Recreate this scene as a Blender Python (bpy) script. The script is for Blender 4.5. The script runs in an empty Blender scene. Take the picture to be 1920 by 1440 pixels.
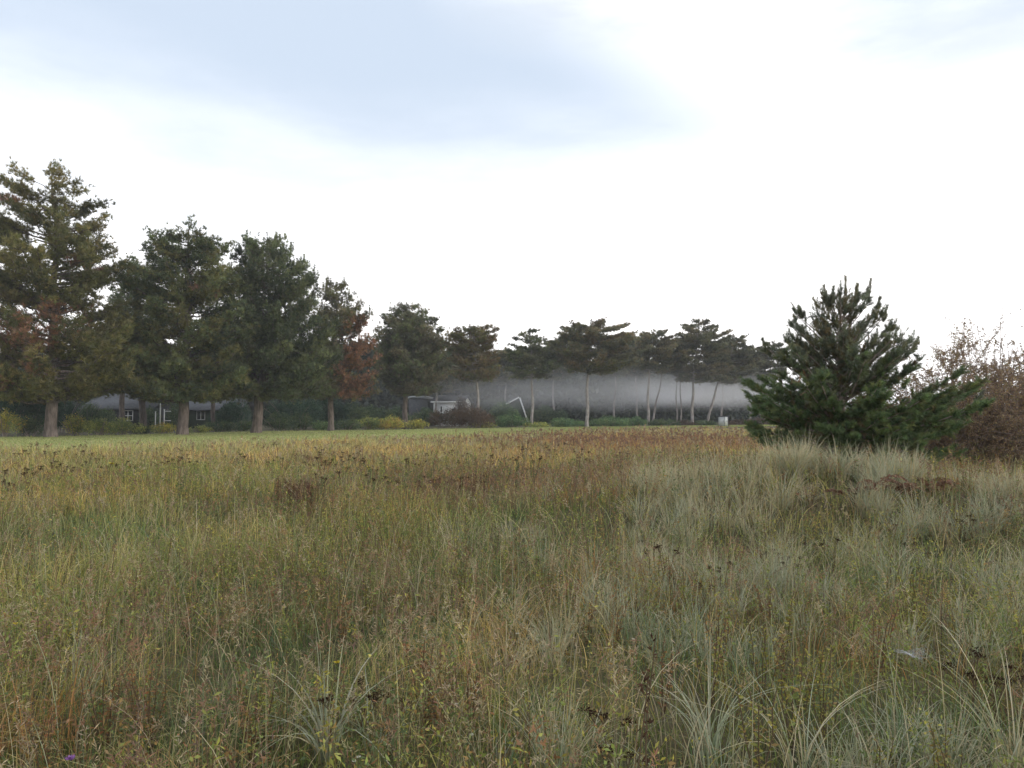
import bpy, math, random
import numpy as np
from mathutils import Vector, noise as mnoise

S = bpy.context.scene
COL = S.collection
R = math.radians
rng = np.random.default_rng(7)
random.seed(7)

# ------------------------------------------------------------------ camera
FPX, EYE, PITCH = 1450.0, 1.6, math.atan(58 / 1450)
cd = bpy.data.cameras.new('camera')
cd.sensor_width = 36.0
cd.lens = 36.0 * FPX / 1920
cd.clip_start, cd.clip_end = 0.05, 5000
cam = bpy.data.objects.new('camera', cd)
cam.location = (0, 0, EYE)
cam.rotation_euler = (math.pi / 2 + PITCH, 0, 0)
COL.objects.link(cam)
S.camera = cam

# ------------------------------------------------------------------ world, sun, exposure
SUN_EL, SUN_AZ = R(20), R(100)          # azimuth clockwise from the view direction (+Y)
W = bpy.data.worlds.new('World')
S.world = W
W.use_nodes = True
wt = W.node_tree
for n in list(wt.nodes):
    wt.nodes.remove(n)


def wn(kind, **kw):
    n = wt.nodes.new(kind)
    for k, v in kw.items():
        setattr(n, k, v)
    return n


def wlink(a, b):
    wt.links.new(a, b)


def wmath(op, a, b=None, c=None, clamp=False):
    n = wn('ShaderNodeMath', operation=op, use_clamp=clamp)
    for i, v in enumerate((a, b, c)):
        if v is None:
            continue
        if isinstance(v, (int, float)):
            n.inputs[i].default_value = v
        else:
            wlink(v, n.inputs[i])
    return n.outputs[0]


def wramp(v, lo, hi):
    n = wn('ShaderNodeMapRange', interpolation_type='SMOOTHSTEP')
    for i, q in ((0, v), (1, lo), (2, hi)):
        if isinstance(q, (int, float)):
            n.inputs[i].default_value = q
        else:
            wlink(q, n.inputs[i])
    n.inputs[3].default_value, n.inputs[4].default_value = 0, 1
    return n.outputs[0]


def wcurve(v, pts):
    n = wn('ShaderNodeFloatCurve')
    c = n.mapping.curves[0]
    while len(c.points) > 2:
        c.points.remove(c.points[1])
    c.points[0].location, c.points[1].location = pts[0], pts[-1]
    for p in pts[1:-1]:
        c.points.new(*p)
    n.mapping.update()
    n.inputs['Factor'].default_value = 1
    wlink(v, n.inputs['Value'])
    return n.outputs[0]


tc = wn('ShaderNodeTexCoord')
sx = wn('ShaderNodeSeparateXYZ')
wlink(tc.outputs['Generated'], sx.inputs[0])
az = wmath('ARCTAN2', sx.outputs[0], sx.outputs[1])
el = wmath('ARCSINE', sx.outputs[2])
az01 = wmath('MULTIPLY_ADD', az, 1 / 1.6, 0.5, clamp=True)
nz = wn('ShaderNodeTexNoise', noise_dimensions='3D')
nz.inputs['Scale'].default_value = 3.2
nz.inputs['Detail'].default_value = 5
nz.inputs['Roughness'].default_value = 0.55
mp = wn('ShaderNodeMapping')
mp.inputs['Rotation'].default_value = (0, R(18), R(10))
mp.inputs['Scale'].default_value = (0.8, 1.0, 3.2)
wlink(tc.outputs['Generated'], mp.inputs[0])
wlink(mp.outputs[0], nz.inputs['Vector'])
nse = nz.outputs['Fac']
elw = wmath('ADD', el, wmath('MULTIPLY', wmath('SUBTRACT', nse, 0.5), 0.13))


def A(x):
    return x / 1.6 + 0.5


low = wcurve(az01, [(0, .36), (A(-.585), .315), (A(-.427), .300), (A(-.308), .303), (A(-.177), .296), (A(-.041), .296),
                    (A(.096), .305), (A(.295), .335), (A(.45), .40), (1, .5)])
high = wcurve(az01, [(0, .9), (A(-.3), .75), (A(-.11), .53), (A(.0276), .475), (A(.164), .41), (A(.295), .345), (A(.4), .30), (1, .2)])
b1 = wmath('MULTIPLY', wramp(elw, wmath('SUBTRACT', low, .22), wmath('ADD', low, .14)),
           wmath('SUBTRACT', 1.0, wramp(elw, wmath('SUBTRACT', high, .06), wmath('ADD', high, .13))))
b2 = wmath('MULTIPLY', wmath('MULTIPLY', wramp(elw, .30, .48), wramp(az, .22, .45)), .75)
blue = wmath('MAXIMUM', b1, b2, clamp=True)
sky = wn('ShaderNodeTexSky', sky_type='NISHITA')
sky.sun_disc = False
sky.sun_elevation = SUN_EL
sky.sun_rotation = SUN_AZ
sky.altitude = 0
sky.air_density, sky.dust_density, sky.ozone_density = 1.0, 0.6, 1.0
veil = wn('ShaderNodeMix', data_type='RGBA')           # thin high veil in front of the blue
veil.inputs[0].default_value = 0.85
veil.inputs[7].default_value = (6.9, 7.95, 9.4, 1)
skg = wn('ShaderNodeMix', data_type='RGBA', blend_type='MULTIPLY')
skg.inputs[0].default_value = 1
skg.inputs[7].default_value = (1.25, 1.25, 1.25, 1)
wlink(sky.outputs[0], skg.inputs[6])
wlink(skg.outputs[2], veil.inputs[6])
mx = wn('ShaderNodeMix', data_type='RGBA')
wlink(blue, mx.inputs[0])
cl = wn('ShaderNodeMix', data_type='RGBA')             # bright overcast cloud, thinner towards the zenith
wlink(wmath('MULTIPLY', wramp(elw, .20, .52), wramp(nse, .30, .65)), cl.inputs[0])
cl.inputs[6].default_value = (16.5, 16.2, 16.2, 1)
cl.inputs[7].default_value = (8.3, 8.7, 9.3, 1)
wlink(cl.outputs[2], mx.inputs[6])
wlink(veil.outputs[2], mx.inputs[7])
bg = wn('ShaderNodeBackground')
bg.inputs['Strength'].default_value = 0.10
wlink(mx.outputs[2], bg.inputs[0])
wo = wn('ShaderNodeOutputWorld')
wlink(bg.outputs[0], wo.inputs[0])

sl = bpy.data.lights.new('sun', 'SUN')
sl.energy, sl.angle, sl.color = 1.2, R(18), (1.0, 0.93, 0.83)
sun = bpy.data.objects.new('sun', sl)
sd = Vector((math.sin(SUN_AZ) * math.cos(SUN_EL), math.cos(SUN_AZ) * math.cos(SUN_EL), math.sin(SUN_EL)))
sun.rotation_euler = (-sd).to_track_quat('-Z', 'Y').to_euler()
sun.location = (30, -10, 40)
COL.objects.link(sun)

vs = S.view_settings
vs.view_transform, vs.look, vs.exposure, vs.gamma = 'Standard', 'None', 0.15, 1.0
S.render.engine = 'CYCLES'
cy = S.cycles
cy.max_bounces, cy.diffuse_bounces, cy.transmission_bounces, cy.volume_bounces = 5, 3, 3, 1
cy.transparent_max_bounces = 8
cy.caustics_reflective = cy.caustics_refractive = False


# ------------------------------------------------------------------ helpers
def at(px, py, dist):
    """the point seen at photo position px, py at forward distance dist"""
    u, v = (px - 960) / FPX, (720 - py) / FPX
    d = Vector((u, math.cos(PITCH) - v * math.sin(PITCH), math.sin(PITCH) + v * math.cos(PITCH)))
    k = dist / d.y
    return Vector((d.x * k, dist, EYE + d.z * k))


def norm(v):
    return v / np.maximum(np.linalg.norm(v, axis=-1, keepdims=True), 1e-9)


_perm = np.random.default_rng(3).random((256, 256))


def vnoise(x, y, s):
    x, y = np.asarray(x, float) / s + 100.3, np.asarray(y, float) / s + 57.7
    xi, yi = np.floor(x).astype(int), np.floor(y).astype(int)
    fx, fy = x - xi, y - yi
    fx, fy = fx * fx * (3 - 2 * fx), fy * fy * (3 - 2 * fy)
    g = lambda i, j: _perm[i % 256, j % 256]
    return (g(xi, yi) * (1 - fx) + g(xi + 1, yi) * fx) * (1 - fy) + (g(xi, yi + 1) * (1 - fx) + g(xi + 1, yi + 1) * fx) * fy


def fbm(x, y, s, o=3):
    t, a, w = 0, 1, 0
    for i in range(o):
        t = t + a * vnoise(np.asarray(x) + 31 * i, np.asarray(y) - 17 * i, s / 2 ** i)
        w += a
        a *= .55
    return t / w


def sstep(a, b, x):
    t = np.clip((np.asarray(x, float) - a) / (b - a), 0, 1)
    return t * t * (3 - 2 * t)


def gz(x, y):
    """terrain height: flat meadow, a low dune hummock on the right"""
    x, y = np.asarray(x, float), np.asarray(y, float)

    def bump(cx, cy_, rx, ry, h):
        return h * np.exp(-((x - cx) / rx) ** 2 - ((y - cy_) / ry) ** 2)
    z = bump(3.9, 11.6, 2.4, 1.9, .68) + bump(6.6, 10.2, 1.8, 2.2, .28) + bump(1.3, 10.4, 1.5, 1.4, .22) + bump(7.2, 16.5, 4.5, 3.5, .30)
    z = z - bump(6.6, 12.6, 1.2, 1.0, .10)
    z = z + (fbm(x, y, 3.5) - .5) * .22 * sstep(60, 20, np.hypot(x, y)) * sstep(-1, 3, np.hypot(x, y) - 1)
    z = z + (fbm(x, y, 25) - .5) * .25 * sstep(15, 30, y) * sstep(120, 60, y)
    return z


class MB:
    """collects vertices, faces and colours; obj() links them as one mesh"""

    def __init__(s):
        s.V, s.Q, s.T, s.C, s.n = [], [], [], [], 0

    def add(s, V, Q=None, T=None, C=None):
        V = np.asarray(V, float).reshape(-1, 3)
        if Q is not None and len(Q):
            s.Q.append(np.asarray(Q, np.int64) + s.n)
        if T is not None and len(T):
            s.T.append(np.asarray(T, np.int64) + s.n)
        if C is None:
            C = (.13, .095, .06)
        C = np.asarray(C, float)
        if C.ndim == 1:
            C = np.repeat(C[None], len(V), 0)
        s.V.append(V)
        s.C.append(C)
        s.n += len(V)

    def box(s, x0, x1, y0, y1, z0, z1, C=None, M=None):
        V = np.array([(x, y, z) for z in (z0, z1) for y in (y0, y1) for x in (x0, x1)], float)
        if M is not None:
            V = np.array([M @ Vector(v) for v in V])
        s.add(V, [(0, 2, 3, 1), (4, 5, 7, 6), (0, 1, 5, 4), (2, 6, 7, 3), (0, 4, 6, 2), (1, 3, 7, 5)], None, C)

    def prism(s, poly, y0, y1, C=None):
        """poly in the xz plane, extruded along y"""
        n = len(poly)
        V = [(p[0], y0, p[1]) for p in poly] + [(p[0], y1, p[1]) for p in poly]
        Q = [(i, (i + 1) % n, n + (i + 1) % n, n + i) for i in range(n)]
        T = [(0, i + 1, i) for i in range(1, n - 1)] + [(n, n + i, n + i + 1) for i in range(1, n - 1)]
        s.add(V, Q, T, C)

    def tube(s, P, rad, n=6, C=None):
        P = np.asarray(P, float)
        rad = np.broadcast_to(np.asarray(rad, float), (len(P),))
        t = norm(np.gradient(P, axis=0))
        ref = np.array([0, 0, 1.0]) if abs(t[0, 2]) < .8 else np.array([1.0, 0, 0])
        u = norm(np.cross(t, ref))
        w = np.cross(t, u)
        a = np.linspace(0, 2 * np.pi, n, endpoint=False)
        V = P[:, None] + rad[:, None, None] * (np.cos(a)[None, :, None] * u[:, None] + np.sin(a)[None, :, None] * w[:, None])
        m = len(P)
        i, j = np.meshgrid(np.arange(m - 1), np.arange(n), indexing='ij')
        k = (j + 1) % n
        Q = np.stack([i * n + j, i * n + k, (i + 1) * n + k, (i + 1) * n + j], -1).reshape(-1, 4)
        s.add(V.reshape(-1, 3), Q, None, C)

    def mesh(s, name, mat, smooth=False):
        me = bpy.data.meshes.new(name)
        V = np.concatenate(s.V)
        C = np.concatenate(s.C)
        Q = np.concatenate(s.Q) if s.Q else np.zeros((0, 4), np.int64)
        T = np.concatenate(s.T) if s.T else np.zeros((0, 3), np.int64)
        me.vertices.add(len(V))
        me.vertices.foreach_set('co', V.astype(np.float32).ravel())
        me.loops.add(len(Q) * 4 + len(T) * 3)
        me.loops.foreach_set('vertex_index', np.concatenate([Q.ravel(), T.ravel()]).astype(np.int32))
        me.polygons.add(len(Q) + len(T))
        ls = np.concatenate([np.arange(len(Q)) * 4, len(Q) * 4 + np.arange(len(T)) * 3])
        me.polygons.foreach_set('loop_start', ls.astype(np.int32))
        if smooth:
            me.polygons.foreach_set('use_smooth', np.ones(len(Q) + len(T), bool))
        at_ = me.attributes.new('col', 'FLOAT_COLOR', 'POINT')
        at_.data.foreach_set('color', np.concatenate([C, np.ones((len(C), 1))], 1).astype(np.float32).ravel())
        me.update(calc_edges=True)
        me.validate()
        me.materials.append(mat)
        return me

    def obj(s, name, mat, parent=None, smooth=False):
        o = bpy.data.objects.new(name, s.mesh(name, mat, smooth))
        COL.objects.link(o)
        if parent:
            o.parent = parent
            o.matrix_parent_inverse.identity()
        return o


def tag(o, label=None, cat=None, group=None, kind=None):
    for k, v in (('label', label), ('category', cat), ('group', group), ('kind', kind)):
        if v:
            o[k] = v
    return o


def thing(name, label, cat, loc=(0, 0, 0), rz=0, group=None):
    o = bpy.data.objects.new(name, None)
    o.empty_display_size = .3
    o.location, o.rotation_euler = loc, (0, 0, rz)
    COL.objects.link(o)
    return tag(o, label, cat, group)


def dup(root, loc, rz, scale=1.0, label=None):
    r = root.copy()
    COL.objects.link(r)
    r.location, r.rotation_euler, r.scale = loc, (0, 0, rz), (scale,) * 3
    if label:
        r['label'] = label
    for ch in root.children:
        c = ch.copy()
        COL.objects.link(c)
        c.parent = r
    return r


def blades(mb, base, h, lean, azm, w, col, K=3, arch=.25, tip=None, pw=2.0):
    """N grass blades as tapering bent strips"""
    N = len(base)
    t = np.linspace(0, 1, K + 1)
    d = np.stack([np.cos(azm), np.sin(azm), np.zeros(N)], -1)
    ph = rng.random(N) * np.pi
    wd = np.stack([np.cos(ph), np.sin(ph), np.zeros(N)], -1)
    bend = lean[:, None] * t[None] ** pw
    zz = t[None] - (arch * lean[:, None]) * t[None] ** 2.5
    P = base[:, None] + h[:, None, None] * (bend[..., None] * d[:, None] + zz[..., None] * np.array([0, 0, 1.0]))
    ww = (w[:, None] * (1 - t[None, :K]) ** .6)[..., None] * .5
    L = P[:, :K] - ww * wd[:, None]
    Rr = P[:, :K] + ww * wd[:, None]
    V = np.concatenate([np.stack([L, Rr], 2).reshape(N, 2 * K, 3), P[:, K:]], 1)
    nv = 2 * K + 1
    o = (np.arange(N) * nv)[:, None]
    q = [[2 * i, 2 * i + 1, 2 * i + 3, 2 * i + 2] for i in range(K - 1)]
    Q = (o[:, :, None] + np.array(q)[None]).reshape(-1, 4) if q else None
    T = o + np.array([2 * K - 2, 2 * K - 1, 2 * K])[None]
    C = np.repeat(col[:, None], nv, 1)
    if tip is not None:
        f = np.concatenate([np.repeat(t[:K], 2), [1]])[None, :, None] ** 1.5
        C = C * (1 - f) + tip[:, None] * f
    mb.add(V.reshape(-1, 3), Q, T, C.reshape(-1, 3))
    return P


def leaves(mb, c, d, ln, wd, col):
    """N diamond leaves from point c along d"""
    N = len(c)
    d = norm(d)
    s = norm(np.cross(d, norm(rng.normal(size=(N, 3)) + np.array([0, 0, .8]))))
    n = np.cross(s, d)
    ln, wd = np.broadcast_to(ln, (N,))[:, None], np.broadcast_to(wd, (N,))[:, None]
    m = c + d * ln * .5 + n * ln * .08
    V = np.stack([c, m - s * wd * .5, c + d * ln, m + s * wd * .5], 1)
    Q = (np.arange(N) * 4)[:, None] + np.arange(4)[None]
    mb.add(V.reshape(-1, 3), Q, None, np.repeat(col[:, None], 4, 1).reshape(-1, 3))


def tufts(mb, c, d, M, L, w, spread, col):
    """N needle tufts of M slim triangles"""
    N = len(c)
    dn = norm(norm(d)[:, None] * 1.0 + spread * rng.normal(size=(N, M, 3)))
    s = norm(np.cross(dn, rng.normal(size=(N, M, 3))))
    ln = np.broadcast_to(L, (N,))[:, None, None] * rng.uniform(.65, 1.1, (N, M, 1))
    b = c[:, None] + dn * ln * .05
    V = np.stack([b - s * w * .5, b + s * w * .5, b + dn * ln], 2)
    T = np.arange(N * M * 3).reshape(-1, 3)
    C = np.repeat(col[:, None], M * 3, 1) * np.repeat(rng.uniform(.8, 1.2, (N, M)), 3, 1)[..., None]
    mb.add(V.reshape(-1, 3), None, T, C.reshape(-1, 3))


def shoots(mb, c, d, ln, M, nl, w, col):
    """bottlebrush pine shoots: M needles along each"""
    N = len(c)
    d = norm(d)
    t = rng.uniform(.05, 1, (N, M, 1))
    ax = d[:, None]
    rad = norm(np.cross(ax, rng.normal(size=(N, M, 3))))
    dn = norm(ax * rng.uniform(.7, 1.5, (N, M, 1)) + rad)
    s = norm(np.cross(dn, rng.normal(size=(N, M, 3))))
    l_ = np.broadcast_to(nl, (N,))[:, None, None] * rng.uniform(.75, 1.1, (N, M, 1))
    b = c[:, None] + ax * t * np.broadcast_to(ln, (N,))[:, None, None]
    V = np.stack([b - s * w * .5, b + s * w * .5, b + dn * l_], 2)
    T = np.arange(N * M * 3).reshape(-1, 3)
    C = np.repeat(col[:, None], M * 3, 1) * np.repeat(rng.uniform(.8, 1.2, (N, M)), 3, 1)[..., None]
    mb.add(V.reshape(-1, 3), None, T, C.reshape(-1, 3))


def pick(N, cols, wts, jit=.27):
    """N colours drawn from a palette with a little jitter"""
    cols = np.array(cols, float)
    wts = np.array(wts, float)
    i = rng.choice(len(cols), N, p=wts / wts.sum())
    return cols[i] * rng.uniform(1 - jit, 1 + jit, (N, 1)) * rng.uniform(.94, 1.06, (N, 3))


# ------------------------------------------------------------------ materials
def new_mat(name):
    m = bpy.data.materials.new(name)
    m.use_nodes = True
    nt = m.node_tree
    for n in list(nt.nodes):
        nt.nodes.remove(n)
    return m, nt, nt.nodes.new('ShaderNodeOutputMaterial')


def leaf_mat(name, trans=.3, gloss=.04, rough=.45):
    m, nt, out = new_mat(name)
    a = nt.nodes.new('ShaderNodeAttribute')
    a.attribute_name = 'col'
    d = nt.nodes.new('ShaderNodeBsdfDiffuse')
    t = nt.nodes.new('ShaderNodeBsdfTranslucent')
    x = nt.nodes.new('ShaderNodeMixShader')
    x.inputs[0].default_value = trans
    nt.links.new(a.outputs['Color'], d.inputs[0])
    nt.links.new(a.outputs['Color'], t.inputs[0])
    nt.links.new(d.outputs[0], x.inputs[1])
    nt.links.new(t.outputs[0], x.inputs[2])
    g = nt.nodes.new('ShaderNodeBsdfGlossy')
    g.inputs['Roughness'].default_value = rough
    y = nt.nodes.new('ShaderNodeMixShader')
    y.inputs[0].default_value = gloss
    nt.links.new(x.outputs[0], y.inputs[1])
    nt.links.new(g.outputs[0], y.inputs[2])
    nt.links.new(y.outputs[0], out.inputs[0])
    return m


def noise_mat(name, cols, scale=(1, 1, 1), ns=4.0, detail=6, rough=.85, bump=0.0, bump_d=.02, pos=(.3, .5, .7)):
    """principled material over a noise colour ramp in object space"""
    m, nt, out = new_mat(name)
    N = nt.nodes.new
    t = N('ShaderNodeTexCoord')
    p = N('ShaderNodeMapping')
    p.inputs['Scale'].default_value = scale
    z = N('ShaderNodeTexNoise')
    z.inputs['Scale'].default_value = ns
    z.inputs['Detail'].default_value = detail
    z.inputs['Roughness'].default_value = .62
    r = N('ShaderNodeValToRGB')
    while len(r.color_ramp.elements) < len(cols):
        r.color_ramp.elements.new(.5)
    for i, c in enumerate(cols):
        r.color_ramp.elements[i].position = pos[i] if len(cols) == len(pos) else i / max(1, len(cols) - 1)
        r.color_ramp.elements[i].color = (*c, 1)
    b = N('ShaderNodeBsdfPrincipled')
    b.inputs['Roughness'].default_value = rough
    b.inputs['Specular IOR Level'].default_value = .25
    nt.links.new(t.outputs['Object'], p.inputs[0])
    nt.links.new(p.outputs[0], z.inputs['Vector'])
    nt.links.new(z.outputs['Fac'], r.inputs[0])
    nt.links.new(r.outputs[0], b.inputs['Base Color'])
    if bump:
        u = N('ShaderNodeBump')
        u.inputs['Strength'].default_value = bump
        u.inputs['Distance'].default_value = bump_d
        nt.links.new(z.outputs['Fac'], u.inputs['Height'])
        nt.links.new(u.outputs[0], b.inputs['Normal'])
    nt.links.new(b.outputs[0], out.inputs[0])
    return m


M_GRASS = leaf_mat('grass_blades', .32, .03, .5)
M_DUNE = leaf_mat('dune_grass_blades', .30, .05, .4)
M_LEAF = leaf_mat('broad_leaves', .35, .03, .45)
M_NEEDLE = leaf_mat('pine_needles', .40, .04, .45)
M_DRY = leaf_mat('dry_stalks', .08, .0, .6)
M_BARK = noise_mat('pine_bark', [(.06, .048, .042), (.13, .105, .09), (.24, .195, .17)], (1, 1, .22), 7, 6, .92, .9, .05)
M_BARKP = noise_mat('pale_pine_bark', [(.16, .14, .13), (.30, .27, .25), (.44, .41, .385)], (1, 1, .3), 5, 6, .92, .6, .04)
M_TWIG = noise_mat('twig_bark', [(.16, .125, .105), (.28, .225, .19), (.38, .32, .275)], (1, 1, .4), 20, 4, .9)
M_SOIL = noise_mat('meadow_soil', [(.035, .032, .017), (.075, .066, .032), (.12, .10, .055)], (1, 1, 1), 1.3, 9, .97, .6, .05)
M_LAWN = noise_mat('mown_lawn', [(.19, .22, .06), (.29, .30, .105), (.40, .37, .165)], (.25, 1, 1), .55, 8, .95, .4, .04)
M_WHITE = noise_mat('white_paint', [(.72, .72, .70), (.80, .80, .78), (.84, .84, .83)], ns=3, rough=.5)
M_DARKWOOD = noise_mat('dark_timber', [(.012, .013, .015), (.022, .023, .025), (.035, .035, .037)], (.6, .6, 9), 4, 5, .75)
M_ROOF = noise_mat('grey_roofing', [(.045, .047, .053), (.08, .083, .09), (.12, .123, .13)], (1, 3, 3), 3, 6, .85, .3)
M_GREENWOOD = noise_mat('mossy_boards', [(.03, .05, .03), (.05, .075, .045), (.075, .10, .06)], (6, 1, 1), 4, 5, .85)
M_STEEL = noise_mat('weathered_grey_steel', [(.33, .345, .36), (.42, .43, .44), (.50, .51, .52)], ns=2.5, rough=.55)
M_DARKMETAL = noise_mat('dark_grey_steel', [(.03, .032, .038), (.045, .047, .053), (.06, .06, .066)], ns=2.5, rough=.6)
m, nt, out = new_mat('window_glass')
_b = nt.nodes.new('ShaderNodeBsdfPrincipled')
_b.inputs['Base Color'].default_value = (.02, .023, .028, 1)
_b.inputs['Roughness'].default_value = .08
nt.links.new(_b.outputs[0], out.inputs[0])
M_GLASS = m
m, nt, out = new_mat('spider_silk')
_b = nt.nodes.new('ShaderNodeBsdfPrincipled')
_b.inputs['Base Color'].default_value = (.52, .53, .56, 1)
_b.inputs['Roughness'].default_value = .35
nt.links.new(_b.outputs[0], out.inputs[0])
M_SILK = m


# ------------------------------------------------------------------ ground: one sheet to the horizon
def axis(fine, far):
    a = np.concatenate([-np.geomspace(fine, far, 26)[::-1], np.linspace(-fine, fine, 2 * int(fine / .4) + 1)[1:-1], np.geomspace(fine, far, 26)])
    return a


gx, gy = axis(30, 2500), axis(40, 2500)
X, Y = np.meshgrid(gx, gy)
mb = MB()
i, j = np.meshgrid(np.arange(len(gy) - 1), np.arange(len(gx) - 1), indexing='ij')
n = len(gx)
mb.add(np.stack([X, Y, gz(X, Y)], -1), np.stack([i * n + j, i * n + j + 1, (i + 1) * n + j + 1, (i + 1) * n + j], -1).reshape(-1, 4))
tag(mb.obj('ground', M_SOIL, smooth=True), kind='structure')

# lawn strip between meadow and shrubs: far edge and near edge as curves y(x)
FAR = np.array([(-60, 28), (-48, 43), (-36.4, 55), (-25, 71), (-15, 82), (0, 95), (12, 102), (25.8, 110), (40, 119), (60, 132)], float)
NEAR = np.array([(-60, 6), (-48, 14), (-36, 24.5), (-24, 31), (-15, 38), (-6, 46), (3, 62), (14, 80), (25.8, 97), (40, 112), (60, 127)], float)


def yfar(x):
    return np.interp(x, FAR[:, 0], FAR[:, 1])


def ynear(x):
    return np.interp(x, NEAR[:, 0], NEAR[:, 1])


xs = np.linspace(-58, 58, 117)
ts = np.linspace(0, 1, 40)
LX = np.repeat(xs[:, None], 40, 1)
LY = ynear(LX) + (yfar(LX) + 1.5 - ynear(LX)) * ts[None]
mb = MB()
i, j = np.meshgrid(np.arange(116), np.arange(39), indexing='ij')
mb.add(np.stack([LX, LY, gz(LX, LY) + .03], -1), np.stack([i * 40 + j, (i + 1) * 40 + j, (i + 1) * 40 + j + 1, i * 40 + j + 1], -1).reshape(-1, 4))
tag(mb.obj('lawn', M_LAWN, smooth=True), kind='structure')
N = 170000
x = rng.uniform(-55, 50, N)
y = ynear(x) + 1 + (yfar(x) + .6 - ynear(x) - 1) * rng.random(N) ** 1.3
p = fbm(x, y, 6)
c = pick(N, [(.26, .31, .085), (.34, .35, .12), (.43, .40, .18), (.21, .26, .08)], [3, 3, 1.2, 2])
c = c * (.82 + .36 * p)[:, None]
mb = MB()
edge = sstep(1.8, .3, np.abs(y - yfar(x)))
blades(mb, np.stack([x, y, gz(x, y) + .02], -1), (rng.uniform(.05, .11, N) + .10 * edge * rng.random(N)), rng.uniform(.1, .8, N), rng.random(N) * 6.28, rng.uniform(.02, .045, N), c, K=2)
tag(mb.obj('lawn_grass', M_GRASS), kind='stuff')


# ------------------------------------------------------------------ meadow vegetation
BANDS = [(2.3, 4.0, 1.0), (4.0, 6.0, .8), (6, 9, .5), (9, 13, .30), (13, 19, .16), (19, 28, .085), (28, 45, .045), (45, 84, .02)]


def scatter(per_m2, cond=None, d0=0, d1=99, power=1.0):
    out = []
    for a, b, k in BANDS:
        if b <= d0 or a >= d1:
            continue
        half = .74 * b + 1.6
        n = int(per_m2 * k ** power * 2 * half * (b - a))
        y = rng.uniform(a, b, n)
        x = rng.uniform(-half, half, n)
        ok = (np.abs(x) < .74 * y + 1.6) & (y < ynear(x) + 1.5 + 2 * (fbm(x, y, 4) - .5)) & (y >= d0) & (y < d1)
        if cond is not None:
            ok &= rng.random(n) < cond(x, y)
        out.append(np.stack([x[ok], y[ok]], -1))
    return np.concatenate(out)


def ground_pts(P, dz=0.0):
    return np.concatenate([P, (gz(P[:, 0], P[:, 1]) + dz)[:, None]], 1)


def blob(x, y, px, py, rx, ry=None, top=.3):
    """soft patch centred where photo row py meets vegetation of height top"""
    d = FPX * (EYE - top) / (py - 778)
    cx = (px - 960) / FPX * d
    wx = rx / FPX * d
    wy = (ry or .28) * d
    return np.exp(-((x - cx) / wx) ** 2 - ((y - d) / wy) ** 2)


def marram_zone(x, y):
    m = sstep(-.6, 1.5, x + .25 * (vnoise(x, y, 1.3) - .5) * 4) * sstep(14.2, 12.6, y)
    return m


def red_zone(x, y):
    r = np.maximum.reduce([1.2 * blob(x, y, 880, 903, 150, .2), 1.2 * blob(x, y, 1130, 824, 210, .4), 1.2 * blob(x, y, 1370, 826, 120, .4), 1.0 * blob(x, y, 1240, 885, 170, .22), .25 * blob(x, y, 700, 860, 250, .2), .9 * blob(x, y, 1080, 935, 150, .16),
                           .8 * blob(x, y, 560, 925, 60, .1), 1.1 * blob(x, y, 280, 1230, 130, .13), .9 * blob(x, y, 90, 1270, 140, .15), .8 * blob(x, y, 450, 1380, 130, .1), .7 * blob(x, y, 330, 1090, 160, .12), .8 * blob(x, y, 1350, 1060, 150, .12), .8 * blob(x, y, 1640, 1150, 160, .12),
                           .7 * blob(x, y, 1180, 1060, 110, .1), .5 * blob(x, y, 650, 1100, 200, .15), .8 * blob(x, y, 870, 1240, 90, .1),
                           .7 * blob(x, y, 1150, 890, 200, .15), 1.0 * blob(x, y, 1790, 945, 110, .12)])
    return np.clip(r, 0, 1)


def tan_zone(y):
    return sstep(13, 24, y)


CLEAR = [(612, 1395, 1.0, .34), (700, 1385, .8, .25), (1330, 1390, .9, .30), (1900, 1425, .7, .4), (1080, 1350, .85, .5), (790, 1320, .8, .3), (1480, 1330, .6, .35), (350, 1330, .55, .4),
         (960, 985, .8, .9), (1150, 1180, .5, .5), (240, 1180, .4, .6)]


def clear(x, y):
    """openings in the taller growth, round tussocks and over low dark turf"""
    k = np.ones_like(np.asarray(x, float))
    for px, py, a, r in CLEAR:
        d = FPX * (EYE - .1) / (py - 778)
        cx = (px - 960) / FPX * d
        k = k * (1 - a * np.exp(-((x - cx) / r) ** 2 - ((y - d + .12) / (r * 1.3)) ** 2))
    return k


def hmod(x, y):
    return (.40 + .75 * fbm(x, y, 1.7)) * (.45 + 1.1 * vnoise(np.asarray(x) + 9, y, .42 + .0 * np.asarray(x)))


def wid(y, w):
    return np.maximum(w, y * .00088)


meadow = MB()
def patch_tint(x, y, c):
    """neighbouring plants share a tint: greener, browner or yellower patches"""
    a = (sstep(.30, .70, fbm(x + 13, y + 7, 1.5)))[:, None]
    b = (sstep(.35, .68, fbm(x - 23, y + 17, 2.8)))[:, None]
    return c * ((1 - a) * np.array([.90, 1.10, .86]) + a * np.array([1.58, 1.46, 1.04])) * ((1 - b) * np.array([1.14, .98, .82]) + b * np.array([.96, 1.05, 1.0]))


# low green understory
def leanfield(x, y, N, k):
    """direction of lean: neighbours in a clump lean alike, with stray blades"""
    return vnoise(x + 40, y, .5) * 9 + vnoise(x, y + 40, 2.0) * 6 + rng.normal(0, k, N)


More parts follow.
